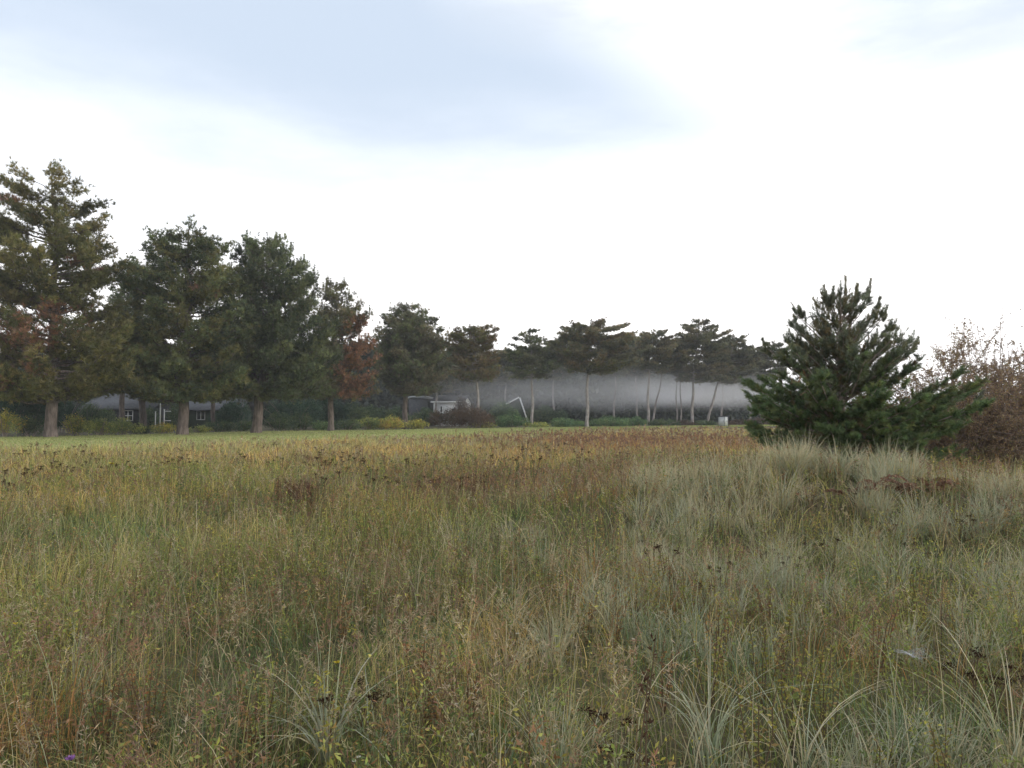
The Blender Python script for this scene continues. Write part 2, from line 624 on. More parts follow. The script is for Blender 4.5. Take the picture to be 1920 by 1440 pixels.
P = scatter(1050)
N = len(P)
x, y = P.T
tz = tan_zone(y)[:, None]
c = pick(N, [(.095, .125, .042), (.125, .15, .05), (.16, .15, .06), (.075, .115, .052), (.19, .16, .08)], [3, 3, 2, 1.6, 1.2])
c2 = pick(N, [(.37, .30, .155), (.31, .265, .125), (.44, .35, .195), (.27, .24, .11)], [3, 2.4, 2, 2])
c = c * (1 - tz) + c2 * tz
c = patch_tint(x, y, c)
h = rng.uniform(.06, .19, N) * (.5 + .9 * fbm(x, y, 1.6)) * (1 + .5 * tz[:, 0])
blades(meadow, ground_pts(P), h, rng.uniform(.3, 1.6, N), rng.random(N) * 6.28, wid(y, rng.uniform(.003, .008, N)), c, K=2)
# tall fine straw and olive grasses
P = scatter(680, lambda x, y: clear(x, y) * (1 - .62 * marram_zone(x, y)) * np.clip(.18 + 3.0 * (fbm(x + 5, y, .9) - .40), .08, 1) ** sstep(34, 16, y))
N = len(P)
x, y = P.T
tz = tan_zone(y)[:, None]
rz = red_zone(x, y)
gn = fbm(x, y, 2.2)
green = pick(N, [(.19, .205, .065), (.255, .24, .08), (.15, .19, .085), (.32, .285, .12)], [3, 3, 1.6, 1.6])
straw = pick(N, [(.42, .345, .185), (.50, .42, .245), (.34, .275, .14), (.29, .215, .125)], [3, 2, 2.2, 1.2])
rust = pick(N, [(.29, .155, .085), (.34, .185, .09), (.23, .135, .08), (.34, .24, .13)], [3, 2, 2, 2])
ps = np.clip(.30 + .55 * (gn - .45) * 2 + .42 * tz[:, 0], .05, .93)
sel = (rng.random(N) < ps)[:, None]
c = np.where(sel, straw, green)
c = np.where((rng.random(N) < rz * .95)[:, None], rust, c)
bz = np.clip(blob(x, y, 1160, 893, 230, .2) + .8 * blob(x, y, 830, 905, 110, .12) + .8 * blob(x, y, 570, 905, 70, .1) + .7 * blob(x, y, 960, 985, 70, .08) + .6 * blob(x, y, 1120, 1010, 110, .1), 0, 1)
c = np.where((rng.random(N) < bz * .85)[:, None], pick(N, [(.17, .105, .07), (.22, .14, .09), (.13, .085, .06)], [2, 2, 1]), patch_tint(x, y, c))
h = rng.uniform(.20, .50, N) * (.22 + 1.15 * hmod(x, y)) * (1 - .25 * sstep(25, 60, y)) * (1 - .22 * sstep(8, 5, y))
blades(meadow, ground_pts(P), h, np.abs(rng.normal(.5, .5, N)) * (1 + .9 * sstep(11, 6, y)) + .05, leanfield(x, y, N, .9), wid(y, rng.uniform(.0024, .0062, N)), c, K=4, arch=.35, tip=c * .7 + straw * .3)
# long single blades, straw and green, and fresh green clumps close by
P = scatter(34, d1=10)
N = len(P)
x, y = P.T
blades(meadow, ground_pts(P), rng.uniform(.40, .78, N), np.abs(rng.normal(.45, .4, N)) + .05, rng.random(N) * 6.28, wid(y, rng.uniform(.003, .0058, N)),
       pick(N, [(.46, .39, .22), (.52, .45, .28), (.27, .29, .13), (.36, .37, .23)], [3, 2, 2, 1.5]), K=6, arch=.5)
P = scatter(330, lambda x, y: np.clip(9 * (fbm(x + 90, y - 30, .8) - .57), 0, 1), d1=12)
N = len(P)
x, y = P.T
blades(meadow, ground_pts(P), rng.uniform(.18, .46, N), np.abs(rng.normal(.5, .4, N)) + .05, leanfield(x, y, N, 1.0), wid(y, rng.uniform(.003, .0055, N)),
       pick(N, [(.11, .19, .065), (.15, .225, .085), (.20, .25, .10), (.16, .21, .13)], [3, 3, 2, 1.5]), K=4, arch=.4)
# feathery seed heads on fine stems
P = scatter(120, lambda x, y: clear(x, y) * (1 - .6 * marram_zone(x, y)) * .25 + .75 * np.clip(red_zone(x, y) + .5 * (fbm(x, y, 3) > .52), 0, 1))
N = len(P)
x, y = P.T
rz = red_zone(x, y)
stem = pick(N, [(.33, .25, .14), (.28, .20, .12), (.40, .33, .20)], [2, 2, 1])
h = rng.uniform(.26, .50, N) * (.36 + .85 * hmod(x, y) + .25 * rz)
Pc = blades(meadow, ground_pts(P), h, np.abs(rng.normal(.3, .25, N)), leanfield(x, y, N, 1.2), wid(y, np.full(N, .0018)), stem, K=3)
M = 20
t = rng.uniform(0, 1, (N, M, 1))
a0, b0 = Pc[:, 2][:, None], Pc[:, 3][:, None]
q = (a0 * (1 - t) + b0 * t)
hd = np.where((rng.random(N) < .25 + .7 * rz)[:, None], pick(N, [(.27, .145, .085), (.33, .18, .10), (.22, .135, .095)], [2, 2, 2]), pick(N, [(.42, .335, .195), (.33, .275, .14), (.47, .39, .25)], [2, 2, 1]))
dv = rng.normal(size=(N, M, 3)) * np.array([1, 1, .6]) + np.array([0, 0, .7])
ll = np.maximum(.028, y * .0014)
leaves(meadow, q.reshape(-1, 3), dv.reshape(-1, 3), np.repeat(ll, M) * rng.uniform(.6, 1.6, N * M), np.repeat(np.maximum(.0045, y * .0008), M), np.repeat(hd, M, 0))
tag(meadow.obj('meadow_grass', M_GRASS), 'dense autumn meadow grass in tan, olive and rust', 'grass', kind='stuff')

# small leafy herbs mixed through the near meadow
herb = MB()
P = scatter(200, lambda x, y: (.25 + .75 * clear(x, y)) * np.clip(.30 + 2.2 * (fbm(x, y, 1.4) - .40), .06, 1) * (1 - .25 * marram_zone(x, y)) * sstep(30, 16, y), d1=30)
N = len(P)
x, y = P.T
h = rng.uniform(.16, .46, N) * (.45 + 1.0 * hmod(x, y) + .2 * fbm(x, y, 3))
sc = pick(N, [(.16, .10, .05), (.15, .13, .055), (.10, .065, .045)], [2, 2, 1])
Pc = blades(herb, ground_pts(P), h, np.abs(rng.normal(.2, .2, N)), leanfield(x, y, N, 1.5), wid(y, np.full(N, .004)), sc, K=3)
M = 24
t = rng.uniform(.25, 3, (N, M))
k = np.clip(t.astype(int), 0, 2)
f = (t - k)[..., None]
ar = np.arange(N)[:, None]
q = Pc[ar, k] * (1 - f) + Pc[ar, k + 1] * f
cols = np.array([(.21, .255, .06), (.31, .32, .07), (.41, .36, .075), (.33, .21, .07), (.27, .145, .065), (.115, .155, .05)])
zn = fbm(x, y, 2.6) + rng.normal(0, .09, N)                     # patches of one kind of herb
ki = np.where(rng.random(N) < .55, np.clip(((zn - .30) / .40 * 6).astype(int), 0, 5), rng.choice(6, N, p=[.27, .26, .12, .11, .07, .17]))
base = cols[ki] * rng.uniform(.8, 1.2, (N, 1))
q = q + rng.normal(size=q.shape) * .018
dv = rng.normal(size=(N, M, 3)) + np.array([0, 0, .35])
cc = np.repeat(base[:, None], M, 1) * rng.uniform(.72, 1.28, (N, M, 1))
big = np.repeat(np.clip(y / 8, 1, 2.2) * rng.choice([.6, .85, 1.2], N), M)
leaves(herb, q.reshape(-1, 3), dv.reshape(-1, 3), rng.uniform(.014, .034, N * M) * big, rng.uniform(.006, .012, N * M) * big, cc.reshape(-1, 3))
tag(herb.obj('meadow_herbs', M_LEAF), 'small leafy herbs with yellowing leaves mixed through the meadow', 'herbs', kind='stuff')


# dune grass: tussocks of long arching glaucous blades, massed on the right
DG = [(.36, .405, .285), (.44, .45, .31), (.29, .345, .22), (.55, .475, .285), (.48, .40, .22), (.24, .28, .15)]


def tussock_blades(mb, cx, cy_, n, rad, hh, wts, lean=.75, cz=None, wsc=1.0):
    a = rng.random(n) * 6.28
    r = rad * np.sqrt(rng.random(n))
    x, y = cx + r * np.cos(a), cy_ + r * np.sin(a)
    z = gz(x, y) if cz is None else np.full(n, cz)
    c = pick(n, DG, wts, .14)
    aa = a + rng.normal(0, .7, n)
    h = hh * rng.uniform(.55, 1.1, n)
    ln = np.abs(rng.normal(lean * .6, lean * .45, n)) + .06
    tipc = np.array([.56, .48, .30]) * np.ones((n, 3)) * rng.uniform(.8, 1.1, (n, 1))
    blades(mb, np.stack([x, y, z - .02], -1), h, ln, aa, wsc * np.maximum(rng.uniform(.003, .006, n), np.hypot(cx, cy_) * .00055), c, K=5, arch=.5, tip=c * .55 + tipc * .45, pw=1.8)


gaps = MB()                                                     # dead brown stems matted between the tussocks
P = scatter(260, lambda x, y: marram_zone(x, y) * np.clip(.15 + 2.2 * (fbm(x + 50, y, 1.0) - .38), .05, 1), d1=14.5, power=.8)
N = len(P)
x, y = P.T
blades(gaps, ground_pts(P), rng.uniform(.15, .42, N), np.abs(rng.normal(.6, .5, N)) + .1, rng.random(N) * 6.28, wid(y, rng.uniform(.002, .004, N)),
       pick(N, [(.20, .135, .085), (.27, .19, .115), (.15, .095, .065), (.33, .26, .17), (.24, .12, .07)], [3, 3, 2, 2, 1.2]), K=3, arch=.4)
tag(gaps.obj('dead_grass', M_DRY), 'matted dead brown stems between the dune grass tussocks', 'dead grass', kind='stuff')
dune = MB()
P = scatter(32, lambda x, y: marram_zone(x, y) * np.clip(.01 + 7.5 * (fbm(x, y, .8) - .50) * (.55 + .45 * sstep(6, 9, y)) + .06 * np.exp(-((x - 4) / 2.4) ** 2 - ((y - 11.2) / 1.9) ** 2), .015, 1), d1=14.5, power=.32)
for (px_, py_) in P:
    w = fbm(px_ + 70, py_, 1.8)
    crest = math.exp(-((px_ - 4.0) / 2.4) ** 2 - ((py_ - 11.2) / 1.9) ** 2)
    s_ = float(np.clip(1 + 1.0 * crest - (w - .5) * 6, .15, 3))
    far = sstep(6, 10, py_)
    tussock_blades(dune, px_, py_, int(rng.integers(26, 84) * (1 + .5 * crest)), rng.uniform(.04, .16), rng.uniform(.28, .64) * (.80 + .32 * far + .25 * crest), [1.9, 1.9, 1.6, 2.2 * s_, 2.2 * s_, 1.9], lean=rng.uniform(.45, 1.0), wsc=1.25)
tag(dune.obj('dune_grass', M_DUNE), 'pale glaucous and straw dune grass massed over the low dune', 'grass', kind='stuff')


# ------------------------------------------------------------------ the big pines along the lawn
def interp_env(env, z):
    zz = [e[0] for e in env]
    return np.interp(z, zz, [e[1] for e in env]), np.interp(z, zz, [e[2] for e in env])


OLIVE = [(0.151, 0.155, 0.049), (0.207, 0.188, 0.062), (0.121, 0.131, 0.045), (0.259, 0.211, 0.073)]
DEEP = [(0.099, 0.13, 0.055), (0.133, 0.166, 0.062), (0.174, 0.193, 0.073), (0.08, 0.104, 0.049)]
GREY = [(0.136, 0.14, 0.075), (0.177, 0.171, 0.088), (0.111, 0.116, 0.065), (0.215, 0.18, 0.096)]
BROWNISH = [(0.18, 0.145, 0.065), (0.236, 0.169, 0.077), (0.139, 0.118, 0.057), (0.212, 0.141, 0.07)]
RUST = [(.34, .165, .085), (.28, .15, .085), (.21, .125, .08), (.40, .21, .10)]


def pine(label, dist, trunk_px, env_px, first_px, pal, nb, r0, seed, dead=(), spire=0.0, sparse=0.0, bark=None, flat=.5, group='tall pines along the lawn edge',
         tuft=.36, pad=1.0, dead_px=8, slope=.30):
    """a pine built in metres from the heights and widths read at its distance"""
    global rng
    keep = rng
    rng = np.random.default_rng(seed)
    rr = random.Random(seed)
    b = at(trunk_px[0][0], trunk_px[0][1], dist)
    b.z = float(gz(b.x, b.y))
    loc = lambda px, py: (at(px, py, dist) - b)
    tp = np.array([(loc(px, py).x, rr.uniform(-.15, .15) if k else 0, loc(px, py).z) for k, (px, py) in enumerate(trunk_px)])
    tp[0, 2] = 0
    env = sorted((loc(960, y).z, loc(xl, y).x, loc(xr, y).x) for y, xl, xr in env_px)
    top = env[-1][0]
    zs = np.linspace(0, top - .3, 24)
    ctr = np.stack([np.interp(zs, tp[:, 2], tp[:, 0]), np.interp(zs, tp[:, 2], tp[:, 1]), zs], -1)
    ctr[:, 0] += np.interp(zs, [0, 2, 99], [0, 1, 1]) * (np.sin(zs * 1.1 + seed) * .08)
    root = thing('pine_tree', label, 'tree', (b.x, b.y, b.z - .05), 0, group)
    tm = MB()
    rad = r0 * np.interp(zs / top, [0, .04, .3, .7, 1], [1.25, 1.0, .8, .38, .08])
    tm.tube(ctr, rad, 10)
    tm.obj('trunk', bark or M_BARK, root, smooth=True)
    tc_ = lambda z: np.array([np.interp(z, zs, ctr[:, 0]), np.interp(z, zs, ctr[:, 1])])
    trad = lambda z: float(np.interp(z, zs, rad))
    zf = loc(960, first_px).z
    lim, C, Dv, S_, pad_id = MB(), [], [], [], []
    # candidate heights weighted by the crown's width there
    zz = np.linspace(env[0][0], top - .15, 60)
    wl, wr = interp_env(env, zz)
    wts = np.maximum(wr - wl, .5) ** .5
    nb = int(nb * (1.8 if flat < .6 else 1.4))
    hs = rng.choice(zz, nb, p=wts / wts.sum()) + rng.uniform(-.15, .15, nb)
    hs = np.sort(hs)
    for k, zt in enumerate(hs):
        zt = float(np.clip(zt, env[0][0], top - .1))
        a = k * 2.399 + rng.uniform(-.5, .5)
        l_, r_ = interp_env(env, zt)
        cx, cy2 = tc_(zt)
        rl, rrt = max(.25, cx - l_), max(.25, r_ - cx)
        rd = .5 * (rl + rrt) * .95
        ca, sa = math.cos(a), math.sin(a)
        rx = rrt if ca > 0 else rl
        Rr = 1 / math.sqrt((ca / rx) ** 2 + (sa / rd) ** 2) * rng.uniform(.68, 1.02)
        zb = zt - Rr * slope * rng.uniform(.5, 1.6)
        zb = max(zb, zf * rng.uniform(.98, 1.1), .5)
        zb = min(zb, top - .4)
        bx, by = tc_(zb)
        p0 = np.array([bx, by, zb])
        p2 = np.array([cx + Rr * ca, cy2 + Rr * sa, zt])
        p1 = p0 * .45 + p2 * .55 + np.array([0, 0, (zb - zt) * .22 - .06 * Rr])
        t = np.linspace(0, 1, 8)[:, None]
        br = (1 - t) ** 2 * p0 + 2 * t * (1 - t) * p1 + t * t * p2
        br[1:-1] += rng.normal(0, .035 * Rr, (6, 3)) * np.array([1, 1, .7])
        rb = min(trad(zb) * .5, .025 + .016 * Rr)
        lim.tube(br, np.linspace(rb, .018, 8), 5)
        blen = np.linalg.norm(p2 - p0)
        ns = max(7, int(blen * 5.2 * pad))
        for q in range(ns):
            tt = rng.uniform(.26 + .16 * sparse, 1.0) if q else 1.0
            pos = (1 - tt) ** 2 * p0 + 2 * tt * (1 - tt) * p1 + tt * tt * p2
            tg = 2 * (1 - tt) * (p1 - p0) + 2 * tt * (p2 - p1)
            an = rng.choice([-1, 1]) * rng.uniform(.35, 1.25) if q else 0
            tg = tg / (np.linalg.norm(tg) + 1e-6)
            sd_ = np.array([tg[0] * math.cos(an) - tg[1] * math.sin(an), tg[0] * math.sin(an) + tg[1] * math.cos(an), rng.uniform(-.05, .45) * (1.2 - flat) + .08])
            sl_ = (.38 + .20 * blen * (1.15 - tt)) * rng.uniform(.6, 1.25)
            e = pos + sd_ * sl_
            lim.tube(np.array([pos, (pos + e) / 2 + np.array([0, 0, -.03]), e]), [.018, .012, .006], 3)
            m = max(3, int(sl_ / .17) + 1)
            f = np.linspace(.25, 1.05, m)[:, None]
            c = pos + (e - pos) * f + rng.normal(0, .16, (m, 3)) * np.array([1, 1, 1.1 if flat < .6 else .55])
            C.append(c)
            Dv.append(np.repeat((sd_ * .7 + np.array([0, 0, .6]))[None], m, 0) + rng.normal(0, .35, (m, 3)))
            S_.append(np.full(m, tuft))
            pad_id.append(np.full(m, k))
            if spire and zt > top * .45 and rng.random() < spire:
                hh = rng.uniform(.35, .85)
                m2 = 4
                f = np.linspace(.1, 1, m2)[:, None]
                C.append(e + f * np.array([0, 0, hh]) + rng.normal(0, .02, (m2, 3)))
                Dv.append(np.repeat(np.array([[0, 0, 1.0]]), m2, 0))
                S_.append(np.full(m2, tuft * .75))
                pad_id.append(np.full(m2, k))
    m = 16                                                   # the leader
    zz = np.linspace(top * .9, top, m)
    xy = np.array([tc_(z) for z in zz])
    C.append(np.concatenate([xy + rng.normal(0, .15, (m, 2)), zz[:, None]], 1))
    Dv.append(rng.normal(0, .4, (m, 3)) + np.array([0, 0, 1]))
    S_.append(np.full(m, tuft))
    pad_id.append(np.full(m, nb))
    C, Dv, S_, pad_id = np.concatenate(C), np.concatenate(Dv), np.concatenate(S_), np.concatenate(pad_id)
    lim.obj('limbs', bark or M_BARK, root, smooth=True)
    N = len(C)
    padc = rng.uniform(.62, 1.42, nb + 1)
    padh = rng.choice(len(pal), nb + 1)
    base = np.array(pal)[np.where(rng.random(N) < .6, padh[pad_id], rng.integers(0, len(pal), N))] * padc[pad_id][:, None] * rng.uniform(.8, 1.2, (N, 1))
    isd = np.zeros(N, bool)
    for (px, py, rp) in dead:
        q = loc(px, py)
        rm = rp * 1.3 / FPX * dist
        isd |= (np.hypot(C[:, 0] - q.x, C[:, 2] - q.z) < rm * rng.uniform(.5, 1.15, N)) & (C[:, 1] < 2.0) & (rng.random(N) < .9)
    M = 15
    cr = MB()
    g = ~isd
    tufts(cr, C[g], Dv[g], M, S_[g], .034 * (tuft / .3) * max(1, dist / 80), .62, base[g])
    cr.obj('crown', M_NEEDLE, root)
    if isd.any():
        dn = MB()
        tufts(dn, C[isd], Dv[isd], M, S_[isd], .034 * max(1, dist / 85), .62, pick(int(isd.sum()), RUST, [3, 3, 2, 1.5]))
        o = dn.obj('dead_needles', M_NEEDLE, root)
        o['label'] = 'rust brown patches of dead needles'
    rng = keep
    return root


pine('tallest pine at the left edge, open crown with rust brown patches low down', 57,
     [(95, 812), (97, 700), (100, 560), (105, 420), (95, 330)],
     [(312, 62, 116), (320, 30, 130), (340, -2, 148), (358, -15, 180), (375, -30, 190), (420, -40, 198), (450, -60, 220), (500, -70, 222), (560, -80, 225), (610, -90, 240), (650, -110, 272), (690, -100, 272), (715, -80, 235), (740, -60, 170)],
     752, OLIVE, 100, .42, 11, dead=[(40, 605, 22), (15, 640, 26), (70, 640, 18), (135, 590, 18), (125, 640, 22), (150, 625, 16), (125, 690, 16), (60, 712, 18), (5, 600, 20), (40, 380, 14), (165, 500, 10), (110, 665, 14)], sparse=.4, pad=1.05, slope=.34)
pine('broad dome shaped dark green pine, second large one from the left', 63,
     [(342, 812), (345, 700), (350, 560), (355, 430)],
     [(418, 338, 378), (427, 305, 408), (450, 280, 428), (480, 255, 442), (520, 228, 460), (580, 222, 472), (640, 225, 478), (700, 225, 480), (735, 235, 475), (748, 260, 440)],
     748, DEEP + OLIVE[:2], 98, .42, 12, dead=[(395, 548, 8)], pad=1.15)
pine('dark pine with a leaning trunk and spiky top beside the dome shaped pine', 68,
     [(480, 812), (487, 740), (510, 640), (502, 540), (500, 455)],
     [(446, 475, 525), (460, 448, 545), (480, 442, 560), (500, 440, 585), (525, 440, 600), (560, 440, 608), (600, 440, 625), (660, 430, 640), (710, 420, 640), (738, 420, 620), (752, 450, 570)],
     740, DEEP + GREY[:1], 98, .42, 13, spire=.5, pad=1.15, slope=.42)
pine('pine with a big reddish brown dead flank on its right side', 77,
     [(620, 802), (622, 740), (625, 650), (632, 540)],
     [(530, 615, 640), (548, 600, 662), (575, 594, 680), (588, 594, 692), (620, 590, 702), (660, 590, 712), (700, 588, 712), (735, 592, 705), (748, 600, 680)],
     742, GREY + OLIVE[:2], 74, .30, 14, dead=[(678, 610, 16), (672, 650, 28), (700, 660, 18), (660, 700, 22), (690, 690, 20), (680, 725, 18), (655, 735, 14), (582, 648, 10)], spire=.25, pad=1.15)
pine('bushy pine rising over the left end of the mist', 90,
     [(760, 797), (760, 700), (764, 582)],
     [(572, 748, 780), (582, 730, 800), (595, 722, 812), (615, 710, 836), (640, 704, 848), (690, 700, 852), (722, 715, 845), (735, 740, 820)],
     742, DEEP[1:3] + GREY, 78, .32, 15, pad=1.2, tuft=.40)
pine('thin trunked pine with a flat ragged top and one long side branch', 94,
     [(898, 797), (893, 700), (889, 622)],
     [(611, 868, 915), (620, 838, 942), (632, 832, 936), (650, 828, 928), (690, 832, 945), (705, 850, 940), (715, 870, 920)],
     716, BROWNISH + OLIVE[:2], 54, .21, 16, pad=1.05, flat=.85, bark=M_BARKP, tuft=.40, slope=.18)
pine('small crowned pine standing left of the widest flat topped pine', 100,
     [(997, 797), (998, 720), (995, 628)],
     [(617, 980, 1010), (630, 965, 1024), (645, 952, 1032), (662, 946, 1036), (690, 943, 1045), (708, 960, 1030)],
     706, DEEP[1:] + GREY[:2], 50, .21, 17, pad=1.05, flat=.8, bark=M_BARKP, tuft=.40, slope=.2)
pine('widest flat topped pine on a straight pale trunk in the mist', 102,
     [(1100, 795), (1102, 700), (1108, 610)],
     [(600, 1085, 1178), (608, 1060, 1184), (622, 1032, 1190), (650, 1030, 1202), (678, 1038, 1200), (695, 1060, 1160)],
     700, BROWNISH[:2] + GREY + OLIVE[:1], 66, .25, 18, pad=1.05, flat=.9, bark=M_BARKP, tuft=.40, slope=.15)
pine('forked pine with open gaps under its crown, between two flat topped pines', 112,
     [(1215, 795), (1216, 700), (1224, 632)],
     [(618, 1212, 1256), (630, 1198, 1270), (650, 1190, 1282), (672, 1186, 1280), (690, 1192, 1262)],
     705, GREY + BROWNISH[:1], 44, .22, 19, pad=1.0, flat=.9, bark=M_BARKP, tuft=.44, slope=.2)
pine('slender leaning pine beside the forked pine', 116,
     [(1222, 795), (1236, 730), (1250, 645)],
     [(636, 1244, 1262), (655, 1230, 1285), (680, 1226, 1292), (695, 1236, 1280)],
     700, GREY, 26, .16, 20, pad=1.0, flat=.9, bark=M_BARKP, tuft=.44, slope=.2)
pine('rounded grey green pine with the highest crown at the right end of the row', 115,
     [(1298, 795), (1299, 700), (1312, 610)],
     [(600, 1292, 1340), (612, 1280, 1352), (622, 1270, 1366), (650, 1256, 1370), (680, 1252, 1372), (712, 1270, 1372)],
     715, GREY, 64, .23, 21, pad=1.05, flat=.75, bark=M_BARKP, tuft=.44, slope=.2)
pine('last pine of the row, half lost in mist beside the young pine', 118,
     [(1325, 796), (1342, 730), (1375, 650)],
     [(628, 1372, 1395), (640, 1352, 1412), (660, 1342, 1424), (690, 1338, 1430), (715, 1350, 1425)],
     718, GREY, 50, .21, 22, pad=1.05, flat=.8, bark=M_BARKP, tuft=.44, slope=.2)
pine('pine mostly hidden behind the young pine on the dune', 124,
     [(1450, 797), (1450, 700), (1452, 655)],
     [(640, 1440, 1465), (655, 1420, 1490), (680, 1415, 1495), (710, 1425, 1480)],
     715, GREY, 34, .2, 23, pad=1.0, flat=.8, bark=M_BARKP, tuft=.44, slope=.2)
pine('thin straight trunk in the mist left of the rounded pine', 121,
     [(1277, 795), (1276, 700), (1282, 640)],
     [(632, 1272, 1290), (650, 1262, 1302), (680, 1262, 1300), (692, 1270, 1292)],
     694, GREY, 18, .13, 24, pad=1.0, flat=.9, bark=M_BARKP, tuft=.44, slope=.2, group='thin pines in the mist')
pine('second thin pine in the mist close beside the thin straight one', 122,
     [(1269, 795), (1268, 700), (1270, 660)],
     [(650, 1262, 1280), (668, 1252, 1288), (690, 1252, 1284)],
     694, GREY, 14, .13, 25, pad=1.0, flat=.9, bark=M_BARKP, tuft=.44, slope=.2, group='thin pines in the mist')
pine('slim dark trunked pine behind the gap between the two leftmost big pines', 73,
     [(268, 806), (266, 700), (262, 560), (256, 490)],
     [(482, 250, 272), (510, 232, 290), (560, 215, 312), (620, 205, 320), (690, 205, 325), (720, 225, 310)],
     725, DEEP[:2] + GREY[:2], 56, .32, 26, pad=1.1, group='pines in the second row')
pine('dark pine trunk in front of the dark house with white window', 80,
     [(230, 798), (229, 700), (228, 600)],
     [(540, 215, 240), (570, 195, 262), (640, 185, 275), (700, 185, 280), (730, 200, 265)],
     738, DEEP[:2] + GREY[:2], 46, .30, 27, pad=1.1, group='pines in the second row')
pine('slender dark pine seen between the dome shaped and leaning pines', 82,
     [(401, 798), (400, 720), (405, 640), (410, 520)],
     [(500, 400, 425), (540, 385, 445), (620, 375, 455), (700, 370, 455), (725, 380, 440)],
     735, DEEP[:2] + GREY[:2], 50, .24, 28, pad=1.1, group='pines in the second row')


for k, (lb, px, d_, yt, yb, hw) in enumerate((
        ('rear pine filling the gap right of the bushy pine', 815, 112, 640, 735, 44),
        ('rear pine just behind the thin trunked pine with the long side branch', 868, 118, 648, 735, 46),
        ('rear pine between the thin trunked and the small crowned pine', 945, 124, 652, 722, 38),
        ('rear pine between the small crowned and the widest pine', 1040, 128, 640, 712, 40),
        ('rear pine behind the right side of the widest pine', 1150, 130, 640, 706, 42),
        ('rear pine between the widest and the forked pine', 1196, 134, 630, 705, 34),
        ('rear pine right of the rounded grey green pine', 1352, 136, 648, 722, 38),
        ('rear pine behind the last pine of the row', 1408, 138, 650, 726, 38))):
    pine(lb, d_, [(px, 796), (px + (-1) ** k * 4, 720), (px + 3, yt + 12)],
         [(yt, px - 12, px + 16), (yt + 8, px - hw * .6, px + hw * .65), (yt + 22, px - hw, px + hw * .9), ((yt + yb) / 2 + 8, px - hw * .9, px + hw), (yb - 8, px - hw * .8, px + hw * .8), (yb, px - hw * .4, px + hw * .5)],
         yb + 2, GREY + DEEP[:1], 56, .19, 60 + k, pad=1.0, flat=.7, bark=M_BARKP, tuft=.5, slope=.2, group='rear pines behind the right half of the row')


# ------------------------------------------------------------------ shrubs along the lawn edge and taller shrubs behind
SH = {'yellow': [(0.417, 0.395, 0.078), (0.55, 0.484, 0.088), (0.264, 0.308, 0.078), (0.176, 0.231, 0.066), (0.484, 0.33, 0.088)],
      'olive': [(0.254, 0.312, 0.09), (0.356, 0.387, 0.103), (0.178, 0.237, 0.078), (0.506, 0.474, 0.118)],
      'green': [(0.103, 0.195, 0.079), (0.148, 0.24, 0.091), (0.079, 0.148, 0.069), (0.204, 0.274, 0.103)],
      'dark': [(0.069, 0.114, 0.051), (0.096, 0.142, 0.06), (0.125, 0.161, 0.064), (0.051, 0.086, 0.046)],
      'deepgreen': [(0.03, 0.07, 0.041), (0.043, 0.089, 0.049), (0.024, 0.057, 0.035), (0.061, 0.108, 0.054)],
      'brown': [(0.115, 0.07, 0.043), (0.088, 0.061, 0.041), (0.149, 0.088, 0.047), (0.068, 0.054, 0.038)]}


